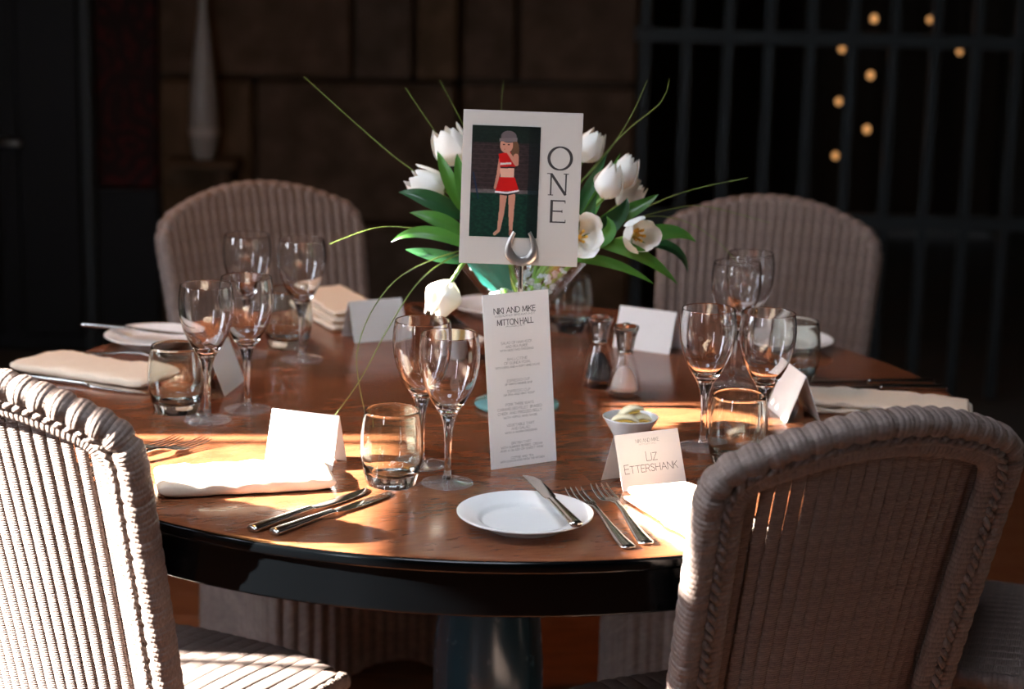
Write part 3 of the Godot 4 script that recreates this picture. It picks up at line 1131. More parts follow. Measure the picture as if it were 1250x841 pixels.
func build_room() -> void:
	var b := MB.new()
	# left wall with the sunny window: a low light (z 0.37..0.95, y 0.95..1.90) and two high ones (z 0.21..0.35 and 0.60..0.95, y 1.955..2.15); above them a clerestory (z 0.5..1.8, y 2.5..3.2)
	var x := -2.5
	b.box(Vector3(x, 1.7, -1.595), Vector3(0.2, 3.4, 3.61), 0.001)
	b.box(Vector3(x, 1.25, 2.325), Vector3(0.2, 2.5, 2.75), 0.001)
	b.box(Vector3(x, 2.95, 2.75), Vector3(0.2, 0.9, 1.9), 0.001)
	b.box(Vector3(x, 3.3, 1.375), Vector3(0.2, 0.2, 0.85), 0.001)
	b.box(Vector3(x, 0.475, 0.58), Vector3(0.2, 0.95, 0.74), 0.001)
	b.box(Vector3(x, 2.325, 0.58), Vector3(0.2, 0.35, 0.74), 0.001)
	b.box(Vector3(x, 2.95, 0.355), Vector3(0.2, 0.9, 0.29), 0.001)
	b.box(Vector3(x, 3.3, 0.725), Vector3(0.2, 0.2, 0.45), 0.001)
	b.box(Vector3(x, 1.425, 0.29), Vector3(0.2, 0.95, 0.16), 0.001)
	b.box(Vector3(x, 1.9275, 0.58), Vector3(0.2, 0.055, 0.74), 0.001)
	b.box(Vector3(x, 2.0525, 0.475), Vector3(0.2, 0.195, 0.25), 0.001)  # unseen pier added so the sun misses the butter dish
	struct("wall_left", b, M.plaster)
	# near wall behind the camera, with a narrow window (x -2.15..-1.75, y 0.9..2.5)
	b = MB.new()
	b.box(Vector3(-2.375, 1.7, 3.7), Vector3(0.45, 3.4, 0.2), 0.001)
	b.box(Vector3(0.675, 1.7, 3.7), Vector3(4.85, 3.4, 0.2), 0.001)
	b.box(Vector3(-1.95, 0.45, 3.7), Vector3(0.4, 0.9, 0.2), 0.001)
	b.box(Vector3(-1.95, 2.95, 3.7), Vector3(0.4, 0.9, 0.2), 0.001)
	struct("wall_near", b, M.darkwall)
	# right wall with a narrow window (z 1.74..1.86, y 0.9..2.5)
	b = MB.new()
	b.box(Vector3(3.1, 1.7, -1.23), Vector3(0.2, 3.4, 5.94), 0.001)
	b.box(Vector3(3.1, 1.7, 2.83), Vector3(0.2, 3.4, 1.94), 0.001)
	b.box(Vector3(3.1, 0.45, 1.8), Vector3(0.2, 0.9, 0.12), 0.001)
	b.box(Vector3(3.1, 2.95, 1.8), Vector3(0.2, 0.9, 0.12), 0.001)
	struct("wall_right", b, M.darkwall)
	# ceiling with a square roof light (x -0.925..0.325, z 1.15..2.40) in a well added to block the low sun
	b = MB.new()
	b.box(Vector3(-1.8125, 3.5, -0.3), Vector3(1.775, 0.2, 8.4), 0.001)
	b.box(Vector3(1.8125, 3.5, -0.3), Vector3(2.975, 0.2, 8.4), 0.001)
	b.box(Vector3(-0.3, 3.5, -1.675), Vector3(1.25, 0.2, 5.65), 0.001)
	b.box(Vector3(-0.3, 3.5, 3.15), Vector3(1.25, 0.2, 1.5), 0.001)
	for sx in [-0.975, 0.375]:
		b.box(Vector3(sx, 3.85, 1.775), Vector3(0.1, 0.5, 1.45), 0.001)
	for sz in [1.10, 2.45]:
		b.box(Vector3(-0.3, 3.85, sz), Vector3(1.25, 0.5, 0.1), 0.001)
	struct("ceiling", b, M.darkwall)
	var fl := MB.new()
	fl.box(Vector3(0.3, -0.06, -1.25), Vector3(6.0, 0.10, 10.3), 0.001)
	var f := struct("floor", fl, M.darkwall)
	var lens := [2.1, 1.7, 2.4, 1.9]
	for k in 42:
		var z := 3.6 - 0.14 * (k + 0.5) - 0.0
		var xx := -2.4
		var j := k
		while xx < 3.0:
			var l := minf(lens[j % 4], 3.0 - xx)
			var mb := MB.new()
			mb.box(Vector3(0, -0.006, 0), Vector3(l - 0.003, 0.012, 0.137), 0.0015)
			for q in mb.uv.size():
				mb.uv[q] += Vector2(j * 0.37, k * 0.29)
			var o := part("plank", mb, M.floor, f)
			o.position = Vector3(xx + l / 2, 0, z)
			xx += l
			j += 1
	# window frames
	b = MB.new()
	for y in [0.965, 1.895]:
		b.box(Vector3(-2.5, y, 0.66), Vector3(0.06, 0.02, 0.58), 0.004)
	for y in [1.96, 2.145]:
		b.box(Vector3(-2.5, y, 0.58), Vector3(0.06, 0.01, 0.74), 0.002)
	for z in [0.38, 0.94]:
		b.box(Vector3(-2.5, 1.43, z), Vector3(0.06, 0.91, 0.02), 0.004)
	var w1 := struct("window_1", b, M.frame)
	b = MB.new()
	b.box(Vector3(-2.5, 1.43, 0.425), Vector3(0.03, 0.91, 0.018), 0.003)
	part("mullion", b, M.frame, w1)
	b = MB.new()
	for y in [2.515, 3.185]:
		b.box(Vector3(-2.5, y, 1.15), Vector3(0.06, 0.03, 1.3), 0.003)
	for z in [0.515, 1.785]:
		b.box(Vector3(-2.5, 2.85, z), Vector3(0.06, 0.64, 0.03), 0.003)
	var w5 := struct("window_5", b, M.frame)
	for z in [0.83, 1.15, 1.47]:
		b = MB.new()
		b.box(Vector3(-2.5, 2.85, z), Vector3(0.04, 0.64, 0.02), 0.003)
		part("glazing_bar", b, M.frame, w5)
	b = MB.new()
	for y in [0.92, 2.48]:
		b.box(Vector3(-1.95, y, 3.7), Vector3(0.4, 0.04, 0.08), 0.004)
	for xx in [-2.144, -1.756]:
		b.box(Vector3(xx, 1.7, 3.7), Vector3(0.012, 1.52, 0.08), 0.004)
	var w3 := struct("window_3", b, M.frame)
	for y in [1.3, 1.7, 2.1]:
		b = MB.new()
		b.box(Vector3(-1.95, y, 3.7), Vector3(0.38, 0.025, 0.05), 0.003)
		part("glazing_bar", b, M.frame, w3)
	b = MB.new()
	for y in [0.92, 2.48]:
		b.box(Vector3(3.1, y, 1.8), Vector3(0.08, 0.04, 0.12), 0.004)
	for z in [1.745, 1.855]:
		b.box(Vector3(3.1, 1.7, z), Vector3(0.08, 1.52, 0.01), 0.002)
	var w4 := struct("window_4", b, M.frame)
	for y in [1.3, 1.7, 2.1]:
		b = MB.new()
		b.box(Vector3(3.1, y, 1.8), Vector3(0.05, 0.025, 0.10), 0.003)
		part("glazing_bar", b, M.frame, w4)
	b = MB.new()
	for z in [1.175, 2.375]:
		b.box(Vector3(-0.3, 3.55, z), Vector3(1.25, 0.06, 0.05), 0.004)
	for xx in [-0.90, 0.30]:
		b.box(Vector3(xx, 3.55, 1.775), Vector3(0.05, 0.06, 1.15), 0.004)
	var w2 := struct("window_2", b, M.frame)
	for xx in [-0.50, -0.10]:
		b = MB.new()
		b.box(Vector3(xx, 3.55, 1.775), Vector3(0.03, 0.05, 1.15), 0.003)
		part("glazing_bar", b, M.frame, w2)
	b = MB.new()
	b.box(Vector3(-0.3, 3.55, 1.775), Vector3(1.15, 0.04, 0.03), 0.003)
	part("glazing_bar", b, M.frame, w2)


func build_table() -> void:
	var t := thing("dining_table", "round dining table with a polished red brown top and black base", "table")
	var rows := []
	for p in [[0.001, 0.745], [0.12, 0.745], [0.30, 0.745], [0.50, 0.745], [0.685, 0.745], [0.6895, 0.7447], [0.6915, 0.7436]]:
		var row := PackedVector3Array()
		for j in 128:
			var a := -TAU * j / 128
			row.append(Vector3(p[0] * cos(a), p[1], p[0] * sin(a)))
		rows.append(row)
	var mb := MB.new()
	mb.grid(rows)
	for k in mb.v.size():
		var q := mb.v[k]
		mb.uv[k] = Vector2(q.x * 0.95 - q.z * 0.31, q.x * 0.31 + q.z * 0.95)
	part("table_top", mb, M.wood, t)
	mb = MB.new()
	var pr := []
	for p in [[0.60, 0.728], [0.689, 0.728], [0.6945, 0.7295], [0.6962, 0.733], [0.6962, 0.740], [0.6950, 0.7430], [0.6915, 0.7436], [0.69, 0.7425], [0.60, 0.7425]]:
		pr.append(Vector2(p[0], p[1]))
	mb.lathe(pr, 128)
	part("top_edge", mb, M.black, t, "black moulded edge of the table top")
	mb = MB.new()
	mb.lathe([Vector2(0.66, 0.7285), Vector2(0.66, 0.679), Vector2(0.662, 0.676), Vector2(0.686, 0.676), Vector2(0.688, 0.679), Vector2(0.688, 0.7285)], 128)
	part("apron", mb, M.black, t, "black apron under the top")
	mb = MB.new()
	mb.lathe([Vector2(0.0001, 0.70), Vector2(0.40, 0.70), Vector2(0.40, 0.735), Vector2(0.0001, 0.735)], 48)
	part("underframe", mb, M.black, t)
	mb = MB.new()
	pr = []
	for p in [[0.0001, 0.07], [0.058, 0.07], [0.060, 0.12], [0.052, 0.14], [0.062, 0.17], [0.076, 0.22], [0.0825, 0.28], [0.0825, 0.34], [0.078, 0.40], [0.070, 0.46], [0.060, 0.53], [0.053, 0.60], [0.056, 0.63], [0.075, 0.65], [0.10, 0.69], [0.10, 0.705], [0.0001, 0.705]]:
		pr.append(Vector2(p[0], p[1]))
	mb.lathe(pr, 64)
	part("pedestal", mb, M.ped, t, "turned blue black pedestal")
	mb = MB.new()
	mb.lathe([Vector2(0.0001, 0.0), Vector2(0.27, 0.0), Vector2(0.285, 0.01), Vector2(0.285, 0.035), Vector2(0.26, 0.05), Vector2(0.10, 0.06), Vector2(0.075, 0.08), Vector2(0.0001, 0.08)], 64)
	part("foot", mb, M.ped, t)


func build_chairs() -> void:
	var c := make_chair("wicker chair nearest the camera on the shaded side, its back covering the table edge")
	var spots := [
		[Vector2(0.430, 0.695), Vector2(-0.40, -0.916), ""],
		[Vector2(-0.585, 0.588), Vector2(0.46, -0.89), "sunlit wicker chair, bleached white by the sun, cut off by the picture's edge"],
		[Vector2(-0.462, -0.845), Vector2(0.54, 0.84), "wicker chair across the table with its brown back facing us, left of the flowers"],
		[Vector2(0.503, -0.835), Vector2(-0.28, 0.96), "grey brown wicker chair across the table in front of the iron gate"],
		[Vector2(1.14, 0.14), Vector2(-0.95, -0.31), "wicker chair of which only the shaded seat shows behind the nearest chair"],
	]
	for k in spots.size():
		var p := chair_place(spots[k][0], spots[k][1])
		if k == 0:
			c.position = p[0]
			c.rotation.y = p[1]
		else:
			copy(c, p[0], p[1], spots[k][2])


func on(x: float, z: float) -> Vector3:
	return Vector3(x, T, z)


func build_settings() -> void:
	# wine glasses
	var wg := make_wine_glass("")
	var spots := [
		[-0.052, 0.412, "nearest wine glass, its foot clear on the table between tumbler and menu"],
		[-0.089, 0.337, "wine glass half hidden behind another, over the near tumbler"],
		[-0.392, 0.147, "wine glass next to the tumbler by the sunlit chair, leftmost of all"],
		[-0.346, 0.086, "wine glass with the sideways place card between it and the leftmost glass"],
		[-0.392, -0.250, "far wine glass against the brown chair back, the left one of that pair"],
		[-0.304, -0.222, "far wine glass against the brown chair back, beside the place card and napkin"],
		[0.282, 0.221, "wine glass behind the name card, right of the salt grinder"],
		[0.359, 0.238, "wine glass in front of the bright upright place card on the right"],
		[0.356, -0.115, "far wine glass before the grey chair, the nearer of that pair"],
		[0.386, -0.200, "far wine glass before the grey chair, the farther of that pair"],
		[0.020, -0.42, "wine glass hidden behind the menu and the vase"],
		[0.035, -0.525, "wine glass behind the vase beside the far tumbler"],
	]
	for k in spots.size():
		var s = spots[k]
		if k == 0:
			wg.position = on(s[0], s[1])
			wg.set_meta("label", s[2])
		else:
			copy(wg, on(s[0], s[1]), 0.3 * k, s[2])
	var tb := make_tumbler("")
	spots = [
		[-0.121, 0.418, "clear tumbler at the front, beside the sunlit place card and the knives"],
		[-0.442, 0.104, "clear tumbler in front of the long napkin, left of the leftmost wine glass"],
		[-0.335, -0.305, "clear tumbler by the far napkin, under the far left wine glasses"],
		[0.119, -0.478, "clear tumbler behind the vase and the menu, near the grinders"],
		[0.455, -0.160, "clear tumbler by the far side plate on the right"],
		[0.318, 0.300, "clear tumbler showing above the nearest chair's back"],
	]
	for k in spots.size():
		var s = spots[k]
		if k == 0:
			tb.position = on(s[0], s[1])
			tb.set_meta("label", s[2])
		else:
			copy(tb, on(s[0], s[1]), 0.4 * k, s[2])
	make_mill("clear waisted grinder filled with dark pepper, the rear one of the two", M.pepper, 0.036).position = on(0.155, -0.099)
	make_mill("clear waisted grinder filled with white salt, in front of the pepper", M.salt, 0.030).position = on(0.190, -0.039)
	# plates
	var pl := make_plate("white side plate at the table's near edge with a butter knife on it")
	pl.position = on(0.044, 0.568)
	copy(pl, on(-0.548, -0.30), 0.0, "white side plate with a fork across it at the far left edge")
	copy(pl, on(0.472, -0.385), 0.0, "white side plate at the far right beside a tumbler")
	copy(pl, on(-0.005, -0.60), 0.0, "white side plate at the far edge behind the hanging tulip and the menu")
	copy(pl, on(0.600, 0.150), 0.0, "white side plate behind the nearest chair at the table's right edge")
	# butter
	var bw := make_bowl("small white dish of butter behind the name card")
	bw.position = on(0.187, 0.182)
	copy(bw, on(-0.057, -0.262), 0.0, "small white dish of butter seen through the near wine glasses")
	butter(on(0.178, 0.190) + Vector3(0, 0.026, 0), -0.2, 0.10, "flat butter curl lying in the front dish")
	butter(on(0.200, 0.180) + Vector3(0, 0.024, 0), 0.6, -0.1, "short butter curl at the right rim of the front dish")
	butter(on(0.186, 0.182) + Vector3(0, 0.035, 0), 0.25, 0.32, "upper butter curl propped on the others in the front dish")
	butter(on(-0.060, -0.262) + Vector3(0, 0.026, 0), 0.9, 0.1, "butter curl in the far dish, lower one")
	butter(on(-0.052, -0.262) + Vector3(0, 0.034, 0), 0.3, 0.3, "butter curl in the far dish, propped on top")
	# cutlery
	var kg := "steel table knives"
	lay(make_knife("table knife beside the near napkin, the one farther from the edge", kg), Vector2(-0.267, 0.619), Vector2(-0.151, 0.454), T)
	lay(make_knife("table knife beside the near napkin, the one nearer the edge", kg), Vector2(-0.241, 0.628), Vector2(-0.122, 0.465), T)
	var bk := make_knife("small butter knife resting across the near side plate", "", 0.93)
	lay(bk, Vector2(0.102, 0.630), Vector2(0.050, 0.455), T + 0.0185)
	bk.rotation.z = 0.012
	lay(make_knife("table knife right of the place card, the near one of the shaded pair", kg), Vector2(0.684, -0.128), Vector2(0.48, -0.115), T)
	lay(make_knife("table knife right of the place card, the far one of the shaded pair", kg), Vector2(0.672, -0.165), Vector2(0.47, -0.150), T)
	lay(make_fork("steel fork right of the near side plate, the one beside the plate"), Vector2(0.161, 0.648), Vector2(0.099, 0.430), T)
	lay(make_fork("steel fork right of the near side plate, the one under the name card"), Vector2(0.182, 0.632), Vector2(0.128, 0.395), T)
	lay(make_fork("steel fork by the sunlit chair, the left one of the pair"), Vector2(-0.545, 0.425), Vector2(-0.402, 0.250), T)
	lay(make_fork("steel fork by the sunlit chair, the right one of the pair"), Vector2(-0.512, 0.425), Vector2(-0.372, 0.262), T)
	lay(make_fork("steel fork behind the long napkin on the left"), Vector2(-0.672, -0.215), Vector2(-0.47, -0.175), T)
	lay(make_knife("butter knife lying over the far left side plate", kg, 0.9), Vector2(-0.672, -0.335), Vector2(-0.475, -0.285), T + 0.018)
	lay(make_knife("table knife in front of the long napkin on the left", kg), Vector2(-0.69, -0.06), Vector2(-0.485, 0.020), T)
	lay(make_fork("dark looking fork behind the white hanging tulip, nearer one"), Vector2(-0.150, -0.63), Vector2(-0.085, -0.42), T)
	lay(make_fork("dark looking fork behind the white hanging tulip, farther one"), Vector2(-0.118, -0.64), Vector2(-0.053, -0.43), T)
	# napkins
	napkin(Vector2(-0.300, 0.438), Vector2(0.962, -0.24), 0.215, 0.095, [0.019], "sunlit white napkin in front of the near left place card", 3)
	napkin(Vector2(-0.600, -0.098), Vector2(0.90, 0.40), 0.24, 0.105, [0.016], "long cream napkin beside the leftmost tumbler", 9)
	napkin(Vector2(-0.278, -0.535), Vector2(0.42, 0.91), 0.225, 0.10, [0.012, 0.013, 0.012], "thick cream napkin behind the place card, under the brown chair", 15)
	napkin(Vector2(0.570, 0.005), Vector2(-0.98, -0.20), 0.24, 0.10, [0.010, 0.010], "cream napkin behind the upright place card on the right", 21)
	napkin(Vector2(0.248, 0.537), Vector2(-0.40, -0.916), 0.20, 0.095, [0.009, 0.009], "bright napkin half hidden by the nearest chair, right of the forks", 27)
	# place cards
	var c1 := tent(Vector2(0.165, 0.430), Vector2(0.247, 0.387), 0.053, 0.070, "white tent card with a printed name, behind the near forks")
	var leaf: Node = c1.get_child(0)
	var tilt := -asin(0.0265 / 0.070)
	var bs := Basis(Vector3.RIGHT, tilt)
	for l in [["NIKI AND MIKE", 0.0044, 0.034, 0.0600, 0.0, M.ink_grey, 0.00045, []], ["MITTON HALL", 0.0016, 0.026, 0.0555, 0.0, M.ink_grey, 0.0002, []], ["LIZ", 0.0092, 0.0, 0.0390, 0.003, M.ink, 0.00065, [0]], ["ETTERSHANK", 0.0088, 0.0780, 0.0255, 0.0, M.ink, 0.00065, [0]]]:
		text_line(l[0], l[1], l[5], leaf, Transform3D(bs, bs * Vector3(l[4], l[3], 0.0005)), l[2], l[6], l[7])
	tent(Vector2(-0.288, 0.343), Vector2(-0.199, 0.372), 0.047, 0.070, "sunlit blank tent card behind the near napkin")
	tent(Vector2(-0.231, -0.337), Vector2(-0.147, -0.380), 0.058, 0.070, "blank tent card in shade beside the far napkin, left of the flowers")
	tent(Vector2(-0.388, 0.018), Vector2(-0.372, -0.076), 0.050, 0.070, "tent card seen from its end between the left wine glasses")
	tent(Vector2(0.188, -0.358), Vector2(0.277, -0.312), 0.050, 0.070, "pale blank tent card behind the salt and pepper grinders")
	tent(Vector2(0.396, -0.002), Vector2(0.412, 0.090), 0.050, 0.072, "sunlit tent card seen from its end, right of the wine glasses")


func build_centrepiece() -> void:
	var c := Vector3(0.033, T, 0.03)
	# vase
	var v := thing("vase", "wide cone shaped glass vase on a blue green foot, holding the tulips", "vase", c)
	var mb := MB.new()
	var pr := []
	for p in [[0.0001, 0.0], [0.056, 0.0], [0.0605, 0.0015], [0.0615, 0.004], [0.060, 0.0066], [0.050, 0.009], [0.030, 0.0115], [0.014, 0.015], [0.0001, 0.016]]:
		pr.append(Vector2(p[0], p[1]))
	mb.lathe(pr, 56)
	part("foot", mb, M.vasefoot, v, "blue green glass foot")
	mb = MB.new()
	mb.lathe([Vector2(0.0001, 0.0165), Vector2(0.010, 0.0168), Vector2(0.0075, 0.03), Vector2(0.0065, 0.06), Vector2(0.0075, 0.10), Vector2(0.011, 0.118), Vector2(0.0001, 0.1185)], 32)
	part("stem", mb, M.vase, v)
	mb = MB.new()
	pr = []
	for p in [[0.0001, 0.119], [0.011, 0.119], [0.020, 0.126], [0.055, 0.166], [0.091, 0.209], [0.1075, 0.229], [0.1082, 0.2305], [0.1066, 0.2312], [0.0880, 0.209], [0.0520, 0.166], [0.0175, 0.1285], [0.0001, 0.126]]:
		pr.append(Vector2(p[0], p[1]))
	mb.lathe(pr, 72)
	part("cone", mb, M.pane, v)
	# green leaf lining and clear chips inside
	var rows := []
	for piece in [[1.75, 2.55, 0.180, M.liner, "teal green leaf folded inside the cone"], [-2.7, -0.4, 0.196, M.leaf_dark, "dark leaf lining the back of the cone"]]:
		rows = []
		for i in 9:
			var row := PackedVector3Array()
			for j in 25:
				var a := -lerpf(piece[0], piece[1], j / 24.0)
				var y := lerpf(piece[2] + 0.004 * sin(9.0 * a), 0.224, i / 8.0)
				var r := (0.0880 - (0.209 - y) * 0.84) - 0.0030 - 0.0010 * absf(sin(14.0 * a + y * 60.0))
				row.append(Vector3(r * cos(a), y, -r * sin(a)))
			rows.append(row)
		mb = MB.new()
		mb.grid(rows, false)
		part("leaf_lining", mb, piece[3], v, piece[4])
	var g := MB.new()
	for k in 260:
		var y := rng.randf_range(0.134, 0.206)
		var rm := maxf(0.003, 0.0520 + (y - 0.166) * 0.84 - 0.0085)
		var a := rng.randf() * TAU
		var rr := rm * sqrt(rng.randf_range(0.45, 1.0))
		var s := rng.randf_range(0.004, 0.0072)
		g.box(Vector3(rr * cos(a), y, rr * sin(a)), Vector3(s * 1.3, s, s * rng.randf_range(0.6, 1.4)), s * 0.28, Basis.from_euler(Vector3(rng.randf() * TAU, rng.randf() * TAU, rng.randf() * TAU)))
	var ch := part("glass_chips", g, M.chip, self)
	ch.position = c
	ch.set_meta("kind", "stuff")
	ch.set_meta("label", "clear crushed glass chips filling the bottom of the vase's cone")
	ch.set_meta("category", "glass chips")

	# table-number stand
	var st := thing("card_stand", "chrome card stand with a horseshoe clip and a dark round base", "card stand", Vector3(0.033, T, 0.281))
	mb = MB.new()
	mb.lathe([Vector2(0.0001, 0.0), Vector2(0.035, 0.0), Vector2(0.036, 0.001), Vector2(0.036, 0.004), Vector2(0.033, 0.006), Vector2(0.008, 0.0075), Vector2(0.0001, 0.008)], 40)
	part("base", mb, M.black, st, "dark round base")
	mb = MB.new()
	mb.tube([Vector3(0, 0.006, 0), Vector3(0, 0.13, 0), Vector3(0, 0.258, 0)], 0.0034, 14)
	part("pole", mb, M.steel, st)
	mb = MB.new()
	# widen the two arms towards the bend: thick below, narrow at the tips
	rows = []
	for i in 41:
		var a := lerpf(-0.75, PI + 0.75, i / 40.0)
		var mid := Vector3(-0.0135 * cos(a), 0.2745 - 0.0150 * sin(a), 0.0065)
		if sin(a) < 0.0:
			mid.y = 0.2745 - 0.028 * sin(a)
			mid.x = -(0.0135 - 0.005 * pow(-sin(a), 1.5)) * signf(cos(a)) * absf(cos(a))
		var o := Vector3(-cos(a), -sin(a), 0).normalized()
		var wd := 0.0022 + 0.0032 * clampf(sin(a) + 0.5, 0.0, 1.0)
		var row := PackedVector3Array()
		for j in 10:
			var an := TAU * j / 10
			row.append(mid + o * (wd * cos(an)) + Vector3(0, 0, 0.0022 * sin(an)))
		rows.append(row)
	mb.grid(rows)
	var clip := part("clip", mb, M.brushed, st, "flat horseshoe shaped clip")
	clip.transform = Transform3D(Basis.from_scale(Vector3(1.22, 1.1, 1.0)), Vector3(0, -0.0265, 0))
	# table-number card
	var card := thing("number_card", "mounted photograph card lettered with the table number, clipped on the stand", "card", Vector3(0.030, 0.995, 0.278))
	var cb := Basis(Vector3.RIGHT, -0.06) * Basis(Vector3.BACK, -0.012)
	card.transform = Transform3D(cb, Vector3(0.029, 0.9985, 0.2825))
	mb = MB.new()
	mb.box(Vector3(0, 0.0975, 0), Vector3(0.151, 0.195, 0.0016), 0.0003)
	part("mount", mb, M.mount, card)
	mb = MB.new()
	mb.box(Vector3(-0.0205, 0.1055, 0.0011), Vector3(0.0865, 0.141, 0.0008), 0.0001)
	for k in mb.uv.size():
		var q := mb.v[k]
		mb.uv[k] = Vector2((q.x + 0.0205) / 0.0865 + 0.5, 0.5 - (q.y - 0.1055) / 0.141)
	var pm := mat(Color(1, 1, 1), 0.35, 0.0, 0.5)
	pm.albedo_texture = photo_print()
	pm.texture_repeat = false
	part("photograph", mb, pm, card, "colour snapshot of a child in a red outfit and grey cap")
	# O N E
	var ink: Material = M.ink
	mb = MB.new()
	rows = []
	for i in 49:
		var a := TAU * i / 48
		var row := PackedVector3Array()
		var o := Vector3(cos(a), sin(a), 0)
		var wd := 0.0009 + 0.0010 * absf(cos(a))
		for j in 6:
			var an := -TAU * j / 6
			row.append(Vector3(0.0485 + 0.0143 * cos(a), 0.1375 + 0.0143 * sin(a), 0.0009) + o * (wd * cos(an)) + Vector3(0, 0, 0.0003 * sin(an)))
		rows.append(row)
	mb.grid(rows)
	part("letter", mb, ink, card)
	mb = MB.new()
	var z0 := 0.0009
	for s in [-0.0095, 0.0095]:
		mb.box(Vector3(0.0475 + s, 0.1045, z0), Vector3(0.0019, 0.027, 0.0005), 0.0001)
	mb.box(Vector3(0.0475, 0.1045, z0), Vector3(0.0034, 0.0328, 0.0005), 0.0001, Basis(Vector3.BACK, 0.62))
	for s in [[-0.0115, 0.1180], [-0.0095, 0.0910], [0.0095, 0.1180]]:
		mb.box(Vector3(0.0475 + s[0], s[1], z0), Vector3(0.0066, 0.0011, 0.0005), 0.0001)
	part("letter", mb, ink, card)
	mb = MB.new()
	mb.box(Vector3(0.0400, 0.0702, z0), Vector3(0.0034, 0.0275, 0.0005), 0.0001)
	for s in [[0.0478, 0.0838, 0.0190], [0.0470, 0.0705, 0.0135], [0.0482, 0.0566, 0.0200]]:
		mb.box(Vector3(s[0], s[1], z0), Vector3(s[2], 0.0018, 0.0005), 0.0001)
	for s in [[0.0570, 0.0826], [0.0535, 0.0705], [0.0580, 0.0578]]:
		mb.box(Vector3(s[0], s[1], z0), Vector3(0.0010, 0.0038, 0.0005), 0.0001)
	part("letter", mb, ink, card)
	# menu leaning on the stand
	var a := Vector3(0.002, T, 0.351)
	var b := Vector3(0.085, T, 0.302)
	var mid := (a + b) / 2.0
	var xd := (b - a).normalized()
	var menu := thing("menu_card", "tall narrow printed menu card leaning against the chrome stand", "menu")
	var yd := Vector3(-0.017, 0.222, -0.029)
	yd = (yd - xd * yd.dot(xd)).normalized()
	menu.transform = Transform3D(Basis(xd, yd, xd.cross(yd)), mid + Vector3(0, 0.0004, 0))
	mb = MB.new()
	mb.box(Vector3(0, 0.1115, 0), Vector3(0.0975, 0.223, 0.0007), 0.0001)
	var sheet := part("card_sheet", mb, M.menu, menu)
	for l in [["NIKI AND MIKE", 0.0075, 0.2010, 0.062, M.ink], ["WEDDING BREAKFAST", 0.0025, 0.1945, 0.060, M.ink_grey], ["MITTON HALL", 0.0075, 0.1860, 0.054, M.ink], ["AUGUST", 0.0020, 0.1805, 0.030, M.ink_grey],
			["SALAD OF HAM HOCK", 0.0034, 0.1595, 0.046, M.ink_grey], ["AND PEA PUREE", 0.0034, 0.1545, 0.033, M.ink_grey], ["with mustard dressing", 0.0026, 0.1500, 0.050, M.ink_grey],
			["BALLOTINE", 0.0034, 0.1385, 0.030, M.ink_grey], ["OF GUINEA FOWL", 0.0034, 0.1335, 0.040, M.ink_grey], ["with leeks and a soft herb sauce", 0.0026, 0.1285, 0.066, M.ink_grey],
			["ESPRESSO CUP", 0.0034, 0.1110, 0.034, M.ink_grey], ["of tomato and basil soup", 0.0026, 0.1065, 0.040, M.ink_grey], ["ESPRESSO CUP", 0.0034, 0.0975, 0.034, M.ink_grey], ["of pea and mint soup", 0.0026, 0.0930, 0.046, M.ink_grey],
			["PORK THREE WAYS", 0.0036, 0.0805, 0.042, M.ink_grey], ["CARAMELISED FILLET, BRAISED", 0.0036, 0.0750, 0.066, M.ink_grey], ["CHEEK AND PRESSED BELLY", 0.0036, 0.0695, 0.066, M.ink_grey], ["with apple and sage", 0.0026, 0.0640, 0.050, M.ink_grey],
			["VEGETABLE TART", 0.0034, 0.0540, 0.042, M.ink_grey], ["AND SALAD", 0.0034, 0.0492, 0.028, M.ink_grey], ["with a warm dressing", 0.0026, 0.0445, 0.048, M.ink_grey],
			["BRITISH TART", 0.0034, 0.0305, 0.030, M.ink_grey], ["with summer berries, cream", 0.0030, 0.0260, 0.062, M.ink_grey], ["and a glass of sweet wine", 0.0026, 0.0218, 0.064, M.ink_grey],
			["COFFEE AND TEA", 0.0028, 0.0120, 0.034, M.ink_grey], ["with chocolates from the kitchen", 0.0026, 0.0080, 0.066, M.ink_grey]]:
		text_line(l[0].to_upper(), l[1] * 0.92, l[4], sheet, Transform3D(Basis.IDENTITY, Vector3(-0.002, l[2], 0.0006)), l[3], 0.0009 if l[1] > 0.006 else 0.0003)

	# tulips and grass
	var L: Material = M.leaf
	var D: Material = M.leaf_dark
	var W: Material = M.petal
	tulip("white tulip tilted up beside the number card's top left corner", Vector3(-0.068, 1.118, 0.03), Vector3(-0.38, 0.9, 0.1), 0.062, 0.0275, 0.20, [Vector3(0.0, 0.99, 0.02)], [[[Vector3(-0.049, 1.030, 0.06), Vector3(-0.071, 1.078, 0.06), Vector3(-0.086, 1.112, 0.05)], 0.010, L], [[Vector3(-0.038, 1.030, 0.07), Vector3(-0.052, 1.078, 0.07), Vector3(-0.058, 1.110, 0.06)], 0.010, L]], W, 1)
	tulip("white tulip leaning out lowest on the left above dark leaves", Vector3(-0.103, 1.060, 0.02), Vector3(-0.85, 0.52, 0.15), 0.060, 0.0265, 0.15, [Vector3(-0.02, 0.99, 0.03)], [[[Vector3(-0.045, 1.018, 0.05), Vector3(-0.098, 1.045, 0.055), Vector3(-0.138, 1.053, 0.05)], 0.013, D], [[Vector3(-0.045, 1.000, 0.07), Vector3(-0.085, 1.020, 0.075), Vector3(-0.122, 1.028, 0.07)], 0.011, L]], W, 2)
	tulip("white tulip behind the number card's top right corner", Vector3(0.128, 1.114, -0.03), Vector3(0.45, 0.88, 0.05), 0.052, 0.0215, 0.05, [Vector3(0.07, 1.0, 0.0)], [[[Vector3(0.108, 1.010, 0.03), Vector3(0.125, 1.056, 0.03), Vector3(0.150, 1.110, 0.02)], 0.011, D]], W, 3)
